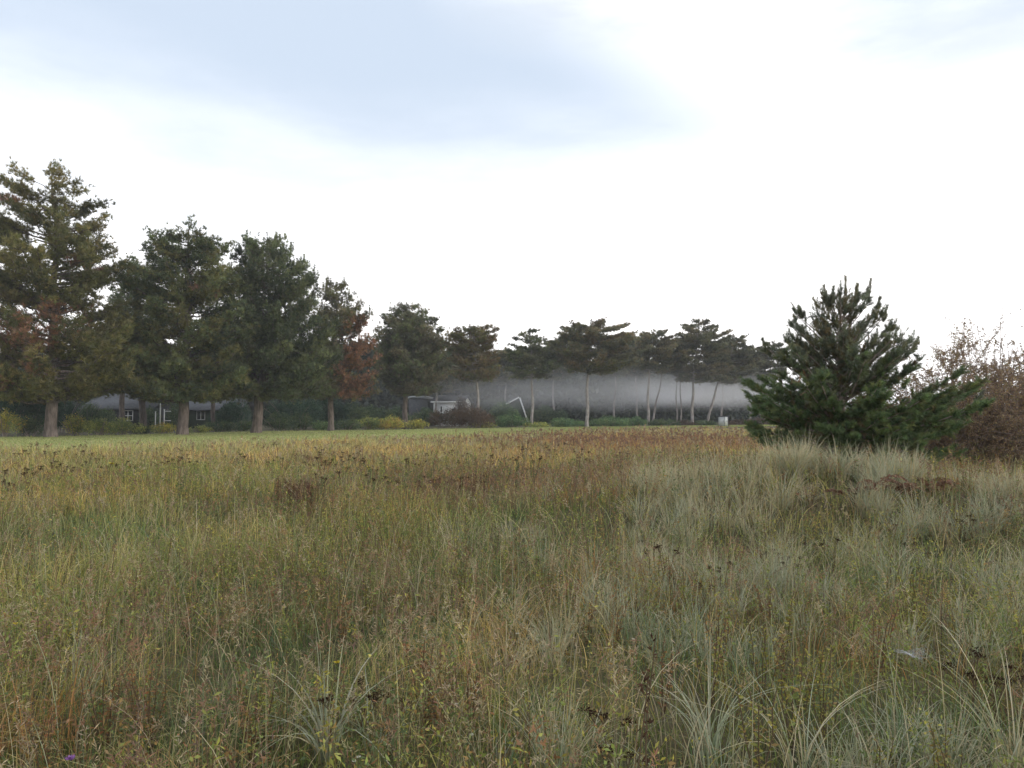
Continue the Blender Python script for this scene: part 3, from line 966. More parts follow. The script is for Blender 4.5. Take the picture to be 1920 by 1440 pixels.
def shrub(label, px, ytop, wpx, dist, kind, seed, group='shrubs along the lawn edge', big=1.0):
    global rng
    keep = rng
    rng = np.random.default_rng(seed)
    b = at(px, 800, dist)
    g0 = float(gz(b.x, b.y))
    H = (at(px, ytop, dist).z - g0) * 1.18
    Rx = wpx * .62 / FPX * dist
    root = thing('shrub', label, 'shrub', (b.x, b.y, g0 - .03), rng.random() * 6.28, group)
    st = MB()
    C = []
    ns = 9 if kind != 'brown' else 20
    for k in range(ns):
        a = rng.random() * 6.28
        r = Rx * math.sqrt(rng.random()) * .85
        top = H * (1 - .45 * (r / Rx) ** 2) * rng.uniform(.75, 1.0)
        e = np.array([r * math.cos(a), r * math.sin(a), top])
        s0 = np.array([e[0] * .2, e[1] * .2, 0])
        mid = (s0 + e) / 2 + np.array([0, 0, .12 * top])
        st.tube(np.array([s0, mid, e]), [.03, .02, .008], 4)
    n = int((170 if kind != 'brown' else 130) * (Rx * 2) * H ** .9 * big)
    n = int(np.clip(n, 350, 7000))
    # several lobes make the outline uneven
    nl = int(rng.integers(5, 9)) + int(Rx)
    la = rng.random(nl) * 6.28
    lr = Rx * rng.uniform(.15, .78, nl)
    lx, ly = lr * np.cos(la), lr * np.sin(la)
    lh = H * (1 - .35 * (lr / Rx) ** 2) * rng.uniform(.70, 1.0, nl)
    lh[0], lx[0], ly[0] = H * .98, rng.uniform(-.3, .3) * Rx, 0
    lrad = np.maximum(Rx * rng.uniform(.28, .5, nl), .25)
    k = rng.integers(0, nl, n)
    u = norm(rng.normal(size=(n, 3))) * (rng.random((n, 1)) ** .45)
    c = np.stack([lx[k] + u[:, 0] * lrad[k], ly[k] + u[:, 1] * lrad[k], lh[k] * (.55 + .45 * u[:, 2]) + .02], -1)
    c[:, 2] = np.clip(c[:, 2], .02, None)
    lc = np.array(SH[kind])[rng.integers(0, len(SH[kind]), nl)]
    col = np.where((rng.random(n) < .5)[:, None], lc[k], np.array(SH[kind])[rng.integers(0, len(SH[kind]), n)]) * rng.uniform(.75, 1.25, (n, 1))
    # each point is a spray of four leaves
    rep = 4
    cc = np.repeat(c, rep, 0) + rng.normal(0, .07 * dist / 70, (n * rep, 3))
    cc[:, 2] = np.maximum(cc[:, 2], .03)
    f = MB()
    dv = rng.normal(size=(n * rep, 3)) + np.array([0, 0, .25])
    q = dist / 70
    leaves(f, cc, dv, rng.uniform(.08, .17, n * rep) * q, rng.uniform(.045, .09, n * rep) * q * (.6 if kind == 'brown' else 1), np.repeat(col, rep, 0) * rng.uniform(.85, 1.15, (n * rep, 1)))
    f.obj('foliage', M_LEAF, root)
    st.obj('stems', M_TWIG, root)
    rng = keep
    return root


def dedge(px):
    """distance of the lawn's far edge along the line of sight px"""
    a = (px - 960) / FPX
    d = np.linspace(25, 135, 800)
    return float(d[np.argmin(np.abs(yfar(a * d) - d))])


ROW = [('yellow leaved shrub at the far left end of the lawn edge', 8, 770, 62, 'yellow'),
       ('dark shrub between the far left yellow shrub and the tallest pine', 58, 780, 60, 'dark'),
       ('yellow green shrub at the right foot of the tallest pine', 140, 779, 66, 'yellow'),
       ('low olive shrub right of the yellow green one under the dark house', 188, 784, 56, 'olive'),
       ('olive shrub in front of the dark pine trunk by the white window', 232, 786, 54, 'olive'),
       ('low dark shrub beside the slim dark trunk', 268, 800, 34, 'dark'),
       ('bright yellow green shrub under the white frame', 306, 794, 44, 'yellow'),
       ('low shrub at the right foot of the dome shaped pine', 374, 799, 40, 'olive'),
       ('dark shrub midway between the dome shaped and leaning pines', 412, 790, 50, 'dark'),
       ('dark shrub at the left foot of the leaning pine', 452, 788, 46, 'dark'),
       ('dark shrub at the right foot of the leaning pine', 522, 776, 62, 'dark'),
       ('tall dark shrub midway between the leaning pine and the dead flanked pine', 566, 774, 56, 'dark'),
       ('green shrub at the left foot of the dead flanked pine', 596, 790, 40, 'green'),
       ('dark green shrub at the right foot of the dead flanked pine', 650, 788, 54, 'dark'),
       ('olive shrub below the rust coloured flank', 692, 784, 50, 'olive'),
       ('yellow shrub left of the bushy pine over the mist', 734, 782, 56, 'yellow'),
       ('yellow shrub under the bushy pine over the mist', 782, 788, 54, 'yellow'),
       ('dark brown twiggy shrub in front of the white house', 836, 768, 76, 'brown'),
       ('brown twiggy dome shrub at the thin flat topped pine', 892, 764, 88, 'brown'),
       ('small yellow shrub in front of the brown twiggy dome', 905, 793, 50, 'yellow'),
       ('green shrub below the white gable boards', 962, 780, 58, 'green'),
       ('low yellowish shrub at the small crowned pine', 1008, 793, 54, 'olive'),
       ('green shrub between the small crowned and the widest pine', 1050, 786, 66, 'green'),
       ('low green shrub at the foot of the widest pine', 1098, 792, 44, 'green'),
       ('rounded green shrub right of the widest pine trunk', 1144, 782, 74, 'green'),
       ('green shrub left of the forked pine', 1190, 783, 54, 'green'),
       ('dark shrub among the thin trunks in the mist', 1246, 788, 60, 'dark'),
       ('small reddish brown shrub left of the rounded pine trunk', 1284, 789, 30, 'brown'),
       ('dark shrub between the rounded pine trunk and the last leaning trunk', 1318, 790, 40, 'dark'),
       ('brown shrub right of the pale grey cabinet', 1388, 788, 44, 'brown'),
       ('brown shrub half hidden by the young pine', 1428, 783, 50, 'brown')]
for k, (lb, px, yt, w_, kd) in enumerate(ROW):
    shrub(lb, px, yt, w_, dedge(px) + 1.8 + (k % 3) * .6, kd, 200 + k)
BACK = [('dark bush hiding the left wall of the dark house', 196, 768, 56, 78, 'dark'),
        ('dark bush right of the slim dark pine trunk', 284, 766, 40, 79, 'dark'),
        ('deep green bush between the dome shaped pine and the leaning pine', 440, 752, 70, 84, 'deepgreen'),
        ('dark bush below the grey shed in the mist', 796, 768, 60, 108, 'dark'),
        ('sparse twiggy brown bush in front of the white house', 866, 750, 44, 106, 'brown'),
        ('green bush hiding the low side of the gabled house', 946, 757, 46, 114, 'green'),
        ('tall deep green bush behind the far left yellow shrub', 40, 690, 130, 64, 'deepgreen'),
        ('deep green bush behind the tallest pine trunk', 118, 735, 80, 70, 'deepgreen'),
        ('dark bush in front of the dark house roof', 165, 755, 60, 74, 'dark'),
        ('tall dark bush behind the leaning pine trunk', 545, 742, 92, 86, 'deepgreen'),
        ('dark bush behind the dome shaped pine trunk', 330, 760, 44, 84, 'dark'),
        ('dark bush behind the dead flanked pine', 605, 745, 70, 92, 'deepgreen'),
        ('dark bush at the left tip of the mist', 670, 757, 70, 96, 'dark'),
        ('dark bush below the bushy pine in the mist', 735, 766, 70, 100, 'dark'),
        ('dark green bush behind the gable house', 925, 752, 80, 124, 'deepgreen'),
        ('dark bush in the mist behind the small crowned pine', 1020, 764, 70, 122, 'dark')]
for k, (lb, px, yt, w_, d_, kd) in enumerate(BACK):
    shrub(lb, px, yt, w_, d_, kd, 300 + k, group='tall bushes behind the pines')

# far wood behind everything: one dark mass
N = 150000
x = rng.uniform(-80, 150, N)
base_y = np.where(x < 0, 112 + .35 * (x + 0) * .3, 128 + .66 * x * .75) + 14
top = 7.0 + 6.0 * fbm(x, x * 0 + 3, 7) + 2.0 * vnoise(x, x * 0, 1.6)
top = 3.2 + (top - 3.2) * sstep(70, 52, x)
y = base_y + rng.uniform(0, 9, N)
z = top * rng.random(N) ** .75
wd = MB()
c = pick(N, [(.035, .050, .030), (.048, .064, .036), (.028, .040, .027), (.060, .074, .040)], [3, 3, 2, 1.5], .25)
leaves(wd, np.stack([x, y, z], -1), rng.normal(size=(N, 3)), rng.uniform(.7, 1.4, N), rng.uniform(.5, 1.0, N), c)
tag(wd.obj('distant_woods', M_LEAF), 'dark distant wood behind the mist', 'woods', kind='stuff')


# ------------------------------------------------------------------ summer houses between the trees
def window(parent, x, z, w, h, yf, panes=(2, 2), rz=0):
    f = MB()
    t = .07
    f.box(x - w / 2, x - w / 2 + t, yf - .06, yf + .02, z, z + h)
    f.box(x + w / 2 - t, x + w / 2, yf - .06, yf + .02, z, z + h)
    f.box(x - w / 2 + t, x + w / 2 - t, yf - .06, yf + .02, z, z + t)
    f.box(x - w / 2 + t, x + w / 2 - t, yf - .06, yf + .02, z + h - t, z + h)
    for k in range(1, panes[0]):
        q = x - w / 2 + w * k / panes[0]
        f.box(q - .035, q + .035, yf - .05, yf + .015, z + t, z + h - t)
    for k in range(1, panes[1]):
        q = z + h * k / panes[1]
        for s in range(panes[0]):
            x0 = x - w / 2 + w * s / panes[0] + (.035 if s else t)
            x1 = x - w / 2 + w * (s + 1) / panes[0] - (.035 if s < panes[0] - 1 else t)
            f.box(x0, x1, yf - .048, yf + .013, q - .03, q + .03)
    fo = f.obj('window', M_WHITE, parent)
    g = MB()
    g.box(x - w / 2 + t, x + w / 2 - t, yf - .02, yf - .008, z + t, z + h - t)
    g.obj('pane', M_GLASS, fo)
    return fo


def house(label, px, dist, width, depth, wall_h, ridge_h, rz, wallm, windows, name='house', trim=None, over=.45):
    b = at(px, 800, dist)
    root = thing(name, label, 'house', (b.x, b.y, float(gz(b.x, b.y))), rz)
    w = MB()
    w.box(-width / 2, width / 2, 0, depth, 0, wall_h)
    w.prism([(0, 0), (depth, 0), (depth / 2, (ridge_h - wall_h) * .96)], 0, width)
    V = w.V[1].copy()                                     # gable prism turned so that the ridge runs along x
    w.V[1] = np.stack([V[:, 1] - width / 2, V[:, 0], V[:, 2] + wall_h + .001], -1)
    w.obj('wall', wallm, root)
    r = MB()
    th = .16
    s_ = (ridge_h - wall_h) / (depth / 2)
    for sg in (0, 1):
        y0, z0 = -over, wall_h - over * s_
        pts = [(y0, z0), (depth / 2, ridge_h), (depth / 2, ridge_h + th), (y0, z0 + th)]
        if sg:
            pts = [(depth - p[0], p[1]) for p in pts]
        n = 4
        V = [(-width / 2 - over, p[0], p[1] + .01) for p in pts] + [(width / 2 + over, p[0], p[1] + .01) for p in pts]
        r.add(V, [(i, (i + 1) % n, n + (i + 1) % n, n + i) for i in range(n)] + [(0, 3, 2, 1), (4, 5, 6, 7)])
    r.obj('roof', M_ROOF, root)
    ch = MB()
    ch.box(width * .18 - .3, width * .18 + .3, depth / 2 - .3, depth / 2 + .3, ridge_h - .3, ridge_h + .7)
    ch.box(width * .18 - .36, width * .18 + .36, depth / 2 - .36, depth / 2 + .36, ridge_h + .7, ridge_h + .8)
    ch.obj('chimney', M_DARKWOOD, root)
    for (x, z, ww, hh, pn) in windows:
        window(root, x, z, ww, hh, 0, pn)
    if trim:
        t = MB()
        t.box(-width / 2 - over, width / 2 + over, -over - .05, -over - .012, wall_h - over * s_ - .04, wall_h - over * s_ + th + .03)
        t.obj('fascia', trim, root)
    return root


house('dark timber house with a white barred window behind the slim pine trunks', 222, 84, 7.6, 6, 2.4, 3.9, R(-6), M_DARKWOOD,
      [(1.1, .95, 1.15, 1.15, (2, 2)), (-1.6, .95, .5, 1.0, (1, 2))], over=.5)
house('dark house behind the dome shaped pine with one small white window', 395, 92, 6.5, 6, 2.3, 3.7, R(5), M_GREENWOOD,
      [(-1.15, 1.0, 1.0, 1.1, (2, 1))], over=.5)
house('white walled house with grey roof glimpsed through branches in the mist', 840, 112, 4.3, 6.0, 3.5, 4.4, R(-8), M_WHITE,
      [(-1.0, 1.0, .35, 1.9, (1, 2)), (.9, 1.2, .9, 1.4, (1, 2))], trim=M_WHITE, over=.35)
b = at(783, 800, 113)
root = thing('garden_shed', 'grey shed with a pale arched roof edge beside the white house in the mist', 'shed', (b.x, b.y, 0), R(-8))
w = MB()
w.box(-1.35, 1.35, 0, 4, 0, 4.0)
w.obj('wall', M_ROOF, root)
r = MB()
aa = np.linspace(-1.5, 1.5, 9)
up = [(x, 4.45 - .13 * x * x) for x in aa]
r.prism(up + [(x, z - .22) for x, z in up[::-1]], -.25, 4.2)
r.obj('roof', M_STEEL, root)

# steep gabled house with white barge boards
b = at(973, 800, 118)
root = thing('gabled_house', 'steep roofed green house with white gable boards in the mist', 'house', (b.x, b.y, 0), R(8))
w = MB()
LFT, TOP, RGT = (-2.2, 3.05), (0, 4.2), (1.35, .2)
w.prism([(-2.1, 0), (1.3, 0), RGT, (0, 4.1), (-2.1, 3.0)], 0, 7)
w.obj('wall', M_GREENWOOD, root)
for nm, mat, th, ya, yb in (('roof', M_ROOF, .14, -.3, 7.2), ('gable_board', M_WHITE, .22, -.40, -.31)):
    for e in (LFT, RGT):
        q = MB()
        dx, dz = e[0] - TOP[0], e[1] - TOP[1]
        l_ = math.hypot(dx, dz)
        nx, nz_ = (dz / l_, -dx / l_) if e is LFT else (-dz / l_, dx / l_)
        if nz_ < 0:
            nx, nz_ = -nx, -nz_
        ex, ez = e[0] + dx / l_ * .3, e[1] + dz / l_ * .3
        o_ = .0 if nm == 'roof' else -.04
        P4 = [(ex + nx * o_, ez + nz_ * o_), (TOP[0] + nx * o_, TOP[1] + nz_ * o_), (TOP[0] + nx * (o_ + th), TOP[1] + nz_ * (o_ + th)), (ex + nx * (o_ + th), ez + nz_ * (o_ + th))]
        V = [(p[0], ya, p[1] + .01) for p in P4] + [(p[0], yb, p[1] + .01) for p in P4]
        q.add(V, [(i, (i + 1) % 4, 4 + (i + 1) % 4, 4 + i) for i in range(4)] + [(0, 3, 2, 1), (4, 5, 6, 7)])
        q.obj(nm, mat, root)

# white post with side posts and rails, by the dark house
b = at(300, 800, 74)
root = thing('garden_trellis', 'white post and rail trellis standing between two pine trunks', 'trellis', (b.x, b.y, 0), .2)
q = MB()
q.box(-.045, .045, -.045, .045, 0, 3.6)
q.box(-.06, .06, -.06, .06, 3.6, 3.66)
q.obj('post', M_WHITE, root)
for xx, hh in ((-.42, 1.9), (.36, 2.1)):
    q = MB()
    q.box(xx - .04, xx + .04, -.04, .04, 0, hh)
    q.box(xx - .055, xx + .055, -.05, .05, hh, hh + .05)
    q.obj('side_post', M_WHITE, root)
for zz in (1.05, 1.95):
    q = MB()
    q.box(.401, .95, -.03, .03, zz - .035, zz + .035)
    q.obj('rail', M_WHITE, root)

# grey cabinet at the end of the lawn
b = at(1352, 800, 108)
root = thing('utility_cabinet', 'pale grey steel cabinet with dark side at the far end of the lawn', 'cabinet', (b.x, b.y - 1.0, float(gz(b.x, b.y))), R(-24))
q = MB()
q.box(-.62, .62, .05, .75, .08, 1.36)
q.obj('body', M_DARKMETAL, root)
q = MB()
q.box(-.7, .7, -.06, .82, 1.36, 1.45)
q.obj('lid', M_DARKMETAL, root)
for x0, x1, mm in ((-.60, .18, M_STEEL), (.24, .60, M_WHITE)):
    q = MB()
    q.box(x0, x1, .0, .048, .1, 1.34)
    d = q.obj('door', mm, root)
    q = MB()
    q.box(x1 - .1, x1 - .06, -.03, -.002, .65, .85)
    q.obj('handle', M_DARKMETAL, d)
q = MB()
q.box(-.66, .66, -.04, .80, 0, .08)
q.obj('plinth', M_ROOF, root)


# ------------------------------------------------------------------ the young pine on the dune
def young_pine():
    global rng
    keep = rng
    rng = np.random.default_rng(77)
    D_ = 16.0
    b = at(1580, 860, D_)
    b.z = float(gz(b.x, b.y)) - .03
    loc = lambda px, py: at(px, py, D_) - b
    rows = [(518, 1572, 1590), (535, 1545, 1650), (560, 1520, 1664), (600, 1486, 1684), (640, 1468, 1712), (670, 1424, 1735), (700, 1418, 1765), (730, 1404, 1836), (760, 1398, 1830),
            (790, 1400, 1800), (820, 1412, 1795), (850, 1440, 1790), (880, 1465, 1780), (905, 1490, 1760)]
    env = sorted((loc(960, y).z, loc(xl, y).x, loc(xr, y).x) for y, xl, xr in rows)
    H = env[-1][0]
    root = thing('young_pine', 'bushy young pine with upright candle shoots standing on the dune', 'tree', b, 0)
    zs = np.linspace(0, H - .35, 16)
    ctr = np.stack([.02 * np.sin(zs * 2), .02 * np.cos(zs * 1.7), zs], -1)
    t = MB()
    t.tube(ctr, np.interp(zs / H, [0, 1], [.085, .012]), 8)
    t.obj('trunk', M_TWIG, root, smooth=True)
    lim = MB()
    SC, SD, SL, SK = [], [], [], []
    zz = np.linspace(.08, H - .5, 80)
    wl, wr = interp_env(env, zz)
    wts = (wr - wl + .2) ** 1.0 * np.interp(zz / H, [0, .45, .6, 1], [1.4, 1.3, 1.1, 1.5])
    NB = 250
    hs = np.sort(rng.choice(zz, NB, p=wts / wts.sum()))
    for k, zt in enumerate(hs):
        a = k * 2.399 + rng.uniform(-.4, .4)
        l_, r_ = interp_env(env, zt)
        rl, rr_ = max(.12, -l_), max(.12, r_)
        ca, sa = math.cos(a), math.sin(a)
        rx, rd = (rr_ if ca > 0 else rl), .5 * (rl + rr_) * .9
        Rr = 1 / math.sqrt((ca / rx) ** 2 + (sa / rd) ** 2) * (rng.uniform(.68, 1.02) if rng.random() < np.interp(zt / H, [.35, .55], [.72, .5]) else rng.uniform(.2, .7))
        f = zt / H
        zb = max(.06, zt - Rr * np.interp(f, [0, .3, .6, 1], [.04, .18, .6, 1.0]))
        p0 = np.array([0, 0, zb])
        p2 = np.array([Rr * ca, Rr * sa, zt])
        p1 = p0 * .5 + p2 * .5 + np.array([0, 0, -.12 * Rr])
        tt = np.linspace(0, 1, 7)[:, None]
        br = (1 - tt) ** 2 * p0 + 2 * tt * (1 - tt) * p1 + tt * tt * p2
        lim.tube(br, np.linspace(.012 + .009 * Rr, .006, 7), 5)
        bl = np.linalg.norm(p2 - p0)
        up = np.interp(f, [0, .5, .75, 1], [.30, .55, 1.5, 2.4])
        dense = np.interp(f, [0, .45, .62, 1], [15, 14, 11, 8])
        ns = max(3, int(bl * dense))
        for q in range(ns):
            u = 1.0 if q == 0 else rng.uniform(.30, 1.0)
            pos = (1 - u) ** 2 * p0 + 2 * u * (1 - u) * p1 + u * u * p2
            tg = norm(2 * (1 - u) * (p1 - p0) + 2 * u * (p2 - p1))
            an = rng.uniform(-1.1, 1.1) if q else 0
            d = np.array([tg[0] * math.cos(an) - tg[1] * math.sin(an), tg[0] * math.sin(an) + tg[1] * math.cos(an), tg[2] * .5 + up * rng.uniform(.35, 1.1)])
            d = norm(d)
            sl_ = rng.uniform(.14, .28) * (1.25 if f > .6 else 1.0)
            tw = rng.uniform(.0, .22) * (1.2 - u)
            e = pos + d * tw
            if tw > .03:
                lim.tube(np.array([pos, e]), [.006, .005], 3)
            SC.append(e); SD.append(d); SL.append(sl_); SK.append(f)
            if rng.random() < (.75 if f < .6 else .65):        # side shoots at the node
                for w_ in range(2):
                    dd = norm(d + rng.normal(0, .55, 3))
                    SC.append(e); SD.append(dd); SL.append(sl_ * .7); SK.append(f)
    # the leader and the upright candles round it
    for (px, py, dy, l_) in ((1585, 517, 0, .42), (1637, 521, .1, .34), (1541, 536, -.1, .30), (1570, 535, .2, .22), (1598, 540, -.2, .24), (1612, 530, .1, .22), (1655, 555, .1, .25),
                             (1622, 540, -.15, .28), (1552, 548, .15, .26), (1490, 576, .1, .16), (1664, 572, 0, .26), (1426, 634, -.1, .20), (1442, 640, .2, .18), (1688, 612, .1, .24), (1728, 630, .1, .2),
                             (1712, 640, -.2, .18), (1838, 728, -.2, .25)):
        tip = np.array(loc(px, py)) + np.array([0, dy, 0])
        st = tip - np.array([rng.normal(0, .02) + tip[0] * .06, 0, l_])
        z0 = max(.3, st[2] - .35 - abs(st[0]) * .55)
        r0_ = np.array([0, 0, min(z0, H - .5)])
        lim.tube(np.array([r0_, (r0_ + st) / 2 + np.array([0, 0, -.06 * abs(st[0])]), st, tip]), [.014, .011, .008, .005], 5)
        for w_ in range(3):
            SC.append(st); SD.append(tip - st); SL.append(l_); SK.append(1.0)
        for w_ in range(5):
            SC.append(st - np.array([0, 0, rng.uniform(0, .15)]))
            SD.append(norm(tip - st) * .8 + rng.normal(0, .5, 3)); SL.append(l_ * .55); SK.append(1.0)
    lim.obj('limbs', M_TWIG, root, smooth=True)
    SC, SD, SL, SK = np.array(SC), np.array(SD), np.array(SL), np.array(SK)
    n = len(SC)
    lowc = pick(n, [(.095, .165, .070), (.115, .190, .075), (.075, .140, .064), (.145, .195, .072)], [3, 3, 2, 1.5])
    topc = pick(n, [(.165, .185, .12), (.19, .205, .12), (.14, .16, .105), (.21, .205, .10)], [3, 2, 2, 1])
    s = sstep(.42, .66, SK + rng.normal(0, .06, n))[:, None]
    lowc = lowc * np.array([1.4, 1.18, 1.05])
    rad = np.hypot(SC[:, 0], SC[:, 1])
    old = (rng.random(n) < np.interp(rad / (.35 + 1.9 * (1 - SC[:, 2] / H)), [.25, .8], [.45, .03]))[:, None]
    oldc = pick(n, [(.20, .16, .075), (.16, .14, .07), (.24, .17, .08)], [2, 2, 1])
    lowc, topc = np.where(old, oldc, lowc), np.where(old, oldc, topc)
    cr = MB()
    shoots(cr, SC, SD, SL, 74, .085, .0085, lowc * (1 - s) + topc * s)
    cr.obj('crown', M_NEEDLE, root)
    # a small patch of rust coloured dead needles low on the left
    dn = MB()
    q = loc(1476, 722)
    C = np.array([[q.x, -.9, q.z]]) + rng.normal(0, .09, (14, 3))
    shoots(dn, C, rng.normal(size=(14, 3)) + np.array([0, 0, .6]), .14, 40, .055, .005, pick(14, RUST, [3, 3, 2, 1]))
    o = dn.obj('dead_needles', M_NEEDLE, root)
    o['label'] = 'small rust coloured patch of dead needles'
    rng = keep


young_pine()


# ------------------------------------------------------------------ brown twiggy bushes beyond the young pine
def twig_bush(label, px, dist, H, Rx, seed, nst, leafd, tall=(), lean=0.0):
    global rng
    keep = rng
    rng = np.random.default_rng(seed)
    b = at(px, 800, dist)
    b.z = float(gz(b.x, b.y)) - .05
    root = thing('bare_bush', label, 'bush', b, 0, None)
    st = MB()
    LP, LD = [], []

    def grow(p, d, l, r, depth):
        n = 5
        P = [p]
        for k in range(n):
            d = norm(d + rng.normal(0, .16, 3) + np.array([lean * .05, 0, .02 if depth else .0]))
            P.append(P[-1] + d * l / n)
        P = np.array(P)
        st.tube(P, np.linspace(r, r * .45, n + 1), 4 if depth < 2 else 3)
        if depth < 3:
            for q in range(int(rng.integers(3, 6)) if depth < 2 else int(rng.integers(2, 5))):
                i = int(rng.integers(1, n + 1))
                dd = norm(d + rng.normal(0, .62, 3) + np.array([0, 0, -.05]))
                grow(P[i], dd, l * rng.uniform(.38, .68), r * .5, depth + 1)
        if depth >= 1:
            m = int(leafd * l * 10 * (1 if depth > 1 else .4))
            for q in range(m):
                i = int(rng.integers(0, n))
                LP.append(P[i] + (P[i + 1] - P[i]) * rng.random())
                LD.append(rng.normal(size=3))
    for k in range(nst):
        a = rng.random() * 6.28
        rr = math.sqrt(rng.random())
        d = np.array([math.cos(a) * rr * Rx / H * 1.25, math.sin(a) * rr * Rx / H * 1.25, .85])
        p = np.array([math.cos(a) * rr * Rx * .35, math.sin(a) * rr * Rx * .35, 0])
        grow(p, norm(d), H * rng.uniform(.62, .95) * (1 - .3 * rr * rr), .018, 0)
    for (tx, tz) in tall:                                      # single long shoots standing above the mass
        p0 = np.array([tx * .4, 0, .1])
        e = np.array([tx, rng.uniform(-.4, .4), tz])
        t = np.linspace(0, 1, 8)[:, None]
        P = p0 + (e - p0) * t + np.array([0, 0, .3]) * (t * (1 - t)) * 2 + rng.normal(0, .03, (8, 3)) * t
        st.tube(P, np.linspace(.02, .005, 8), 4)
        for i in range(3, 8):
            for q in range(3):
                d = norm(np.array([rng.normal(0, .8), rng.normal(0, .8), rng.uniform(.1, .9)]))
                l = rng.uniform(.15, .5)
                st.tube(np.array([P[i], P[i] + d * l * .6, P[i] + d * l + np.array([0, 0, .06])]), [.007, .005, .003], 3)
                for w_ in range(3):
                    LP.append(P[i] + d * l * rng.uniform(.4, 1))
                    LD.append(rng.normal(size=3))
    st.obj('branches', M_TWIG, root)
    LP, LD = np.array(LP), np.array(LD)
    lf = MB()
    n = len(LP)
    leaves(lf, LP, LD, rng.uniform(.03, .065, n), rng.uniform(.015, .032, n), pick(n, [(.28, .185, .12), (.35, .24, .13), (.22, .16, .12), (.40, .30, .13), (.26, .235, .10)], [3, 3, 3, 1.3, .8]))
    lf.obj('foliage', M_LEAF, root)
    rng = keep


twig_bush('brown twiggy bush with sparse autumn leaves right of the young pine', 1880, 19.0, 3.0, 1.9, 501, 85, 6.5, tall=((-.9, 3.5), (-.2, 3.9), (-.45, 3.6), (.3, 3.4), (.7, 3.2), (-1.3, 3.1)))
twig_bush('taller bare bush cut off by the right edge, with arching grey branches', 2010, 20.5, 3.6, 2.0, 502, 42, 3.0, tall=((-2.2, 3.9), (-1.7, 3.3), (-2.6, 3.3), (-1.2, 4.0)), lean=-.4)
twig_bush('low brown leafy bush filling the gap under the young pine', 1770, 18.2, 1.9, 1.3, 503, 34, 6.0)


# ------------------------------------------------------------------ single plants one can pick out in the meadow
def P3(px, py, top=0.25):
    """ground point whose vegetation of height top shows at photo position px, py"""
    d = FPX * (EYE - top) / (py - 778)
    p = at(px, py, d)
    return p.x, d


def place_on(o, x, y):
    o.location = (x, y, float(gz(x, y)) - .01)
    return o


def head_stalk(seed, H):
    r = thing('dead_flower_stalk', 'withered weed with flat dark brown seed heads on thin forked stalks in the meadow', 'weed', group='withered weeds with dark seed heads')
    rg = np.random.default_rng(seed)
    st = MB()
    nst = 3
    top = []
    for k in range(nst):
        a = rg.random() * 6.28
        e = np.array([math.cos(a) * .10, math.sin(a) * .10, H * rg.uniform(.70, 1)])
        P = np.array([[0, 0, 0], e * np.array([.35, .35, .45]), e * np.array([.7, .7, .8]), e])
        st.tube(P, [.0035, .003, .0025, .002], 4)
        for q in range(5):
            a2 = rg.random() * 6.28
            s = P[2] + (P[3] - P[2]) * rg.uniform(0, .7)
            t = e + np.array([math.cos(a2), math.sin(a2), 0]) * rg.uniform(.01, .035) + np.array([0, 0, rg.uniform(-.015, .015)])
            st.tube(np.array([s, t]), [.0018, .0014], 3)
            top.append((k, t))
    global rng
    keep, rng = rng, rg
    hds = [MB() for _ in range(nst)]
    for k, t in top:
        hd = hds[k]
        n = 16
        c = t + rg.normal(0, .008, (n, 3)) * np.array([1, 1, .4])
        leaves(hd, c, rg.normal(size=(n, 3)) + np.array([0, 0, .5]), .010, .007, pick(n, [(.040, .022, .014), (.06, .032, .02), (.03, .018, .014)], [2, 1, 1]))
    leafc = np.repeat(np.linspace(.1, .6, 10)[:, None], 3, 1) * np.array([[.02, .02, H]])
    leaves(st, leafc, rg.normal(size=(10, 3)), .05, .010, pick(10, [(.10, .07, .04)], [1]))
    rng = keep
    st.obj('stalks', M_DRY, r)
    for hd in hds:
        hd.obj('seed_head', M_DRY, r)
    return r


def spread(protos, spots):
    used = set()
    for (x, y, sc) in spots:
        k = int(rng.integers(len(protos)))
        if k not in used:
            used.add(k)
            o = protos[k]
            o.scale = (sc,) * 3
            o.rotation_euler.z = rng.random() * 6.28
            place_on(o, x, y)
        else:
            o = dup(protos[k], (x, y, float(gz(x, y)) - .01), rng.random() * 6.28, sc)


sp = []
for (px, py) in [(500, 1385), (1150, 1318), (1160, 1340), (690, 1252), (720, 1262), (640, 1265), (1435, 1012), (1450, 1022), (1530, 1000), (1560, 1010), (1665, 985), (1690, 1000), (1760, 1010), (1235, 1020), (1250, 1036),
                 (1880, 1222), (1850, 1225), (1910, 1228), (1820, 1232), (1480, 1035), (1350, 1050), (1190, 910), (1240, 905), (1210, 1000), (1600, 960), (1790, 985), (1830, 990), (1330, 1075), (1000, 1035)]:
    x, y = P3(px + rng.normal(0, 6), py, .36)
    sp.append((x, y, rng.uniform(.7, 1.05)))
for k in range(170):                                            # scattered over the far tan meadow
    py = rng.uniform(832, 905)
    px = rng.uniform(-60, 1180) if py < 880 else rng.uniform(0, 900)
    x, y = P3(px, py, .42)
    if fbm(x, y, 5) > .42 and y < ynear(x):
        sp.append((x, y, rng.uniform(1.05, 1.45)))
spread([head_stalk(k, h) for k, h in ((1, .42), (2, .48), (3, .38), (4, .45))], sp)


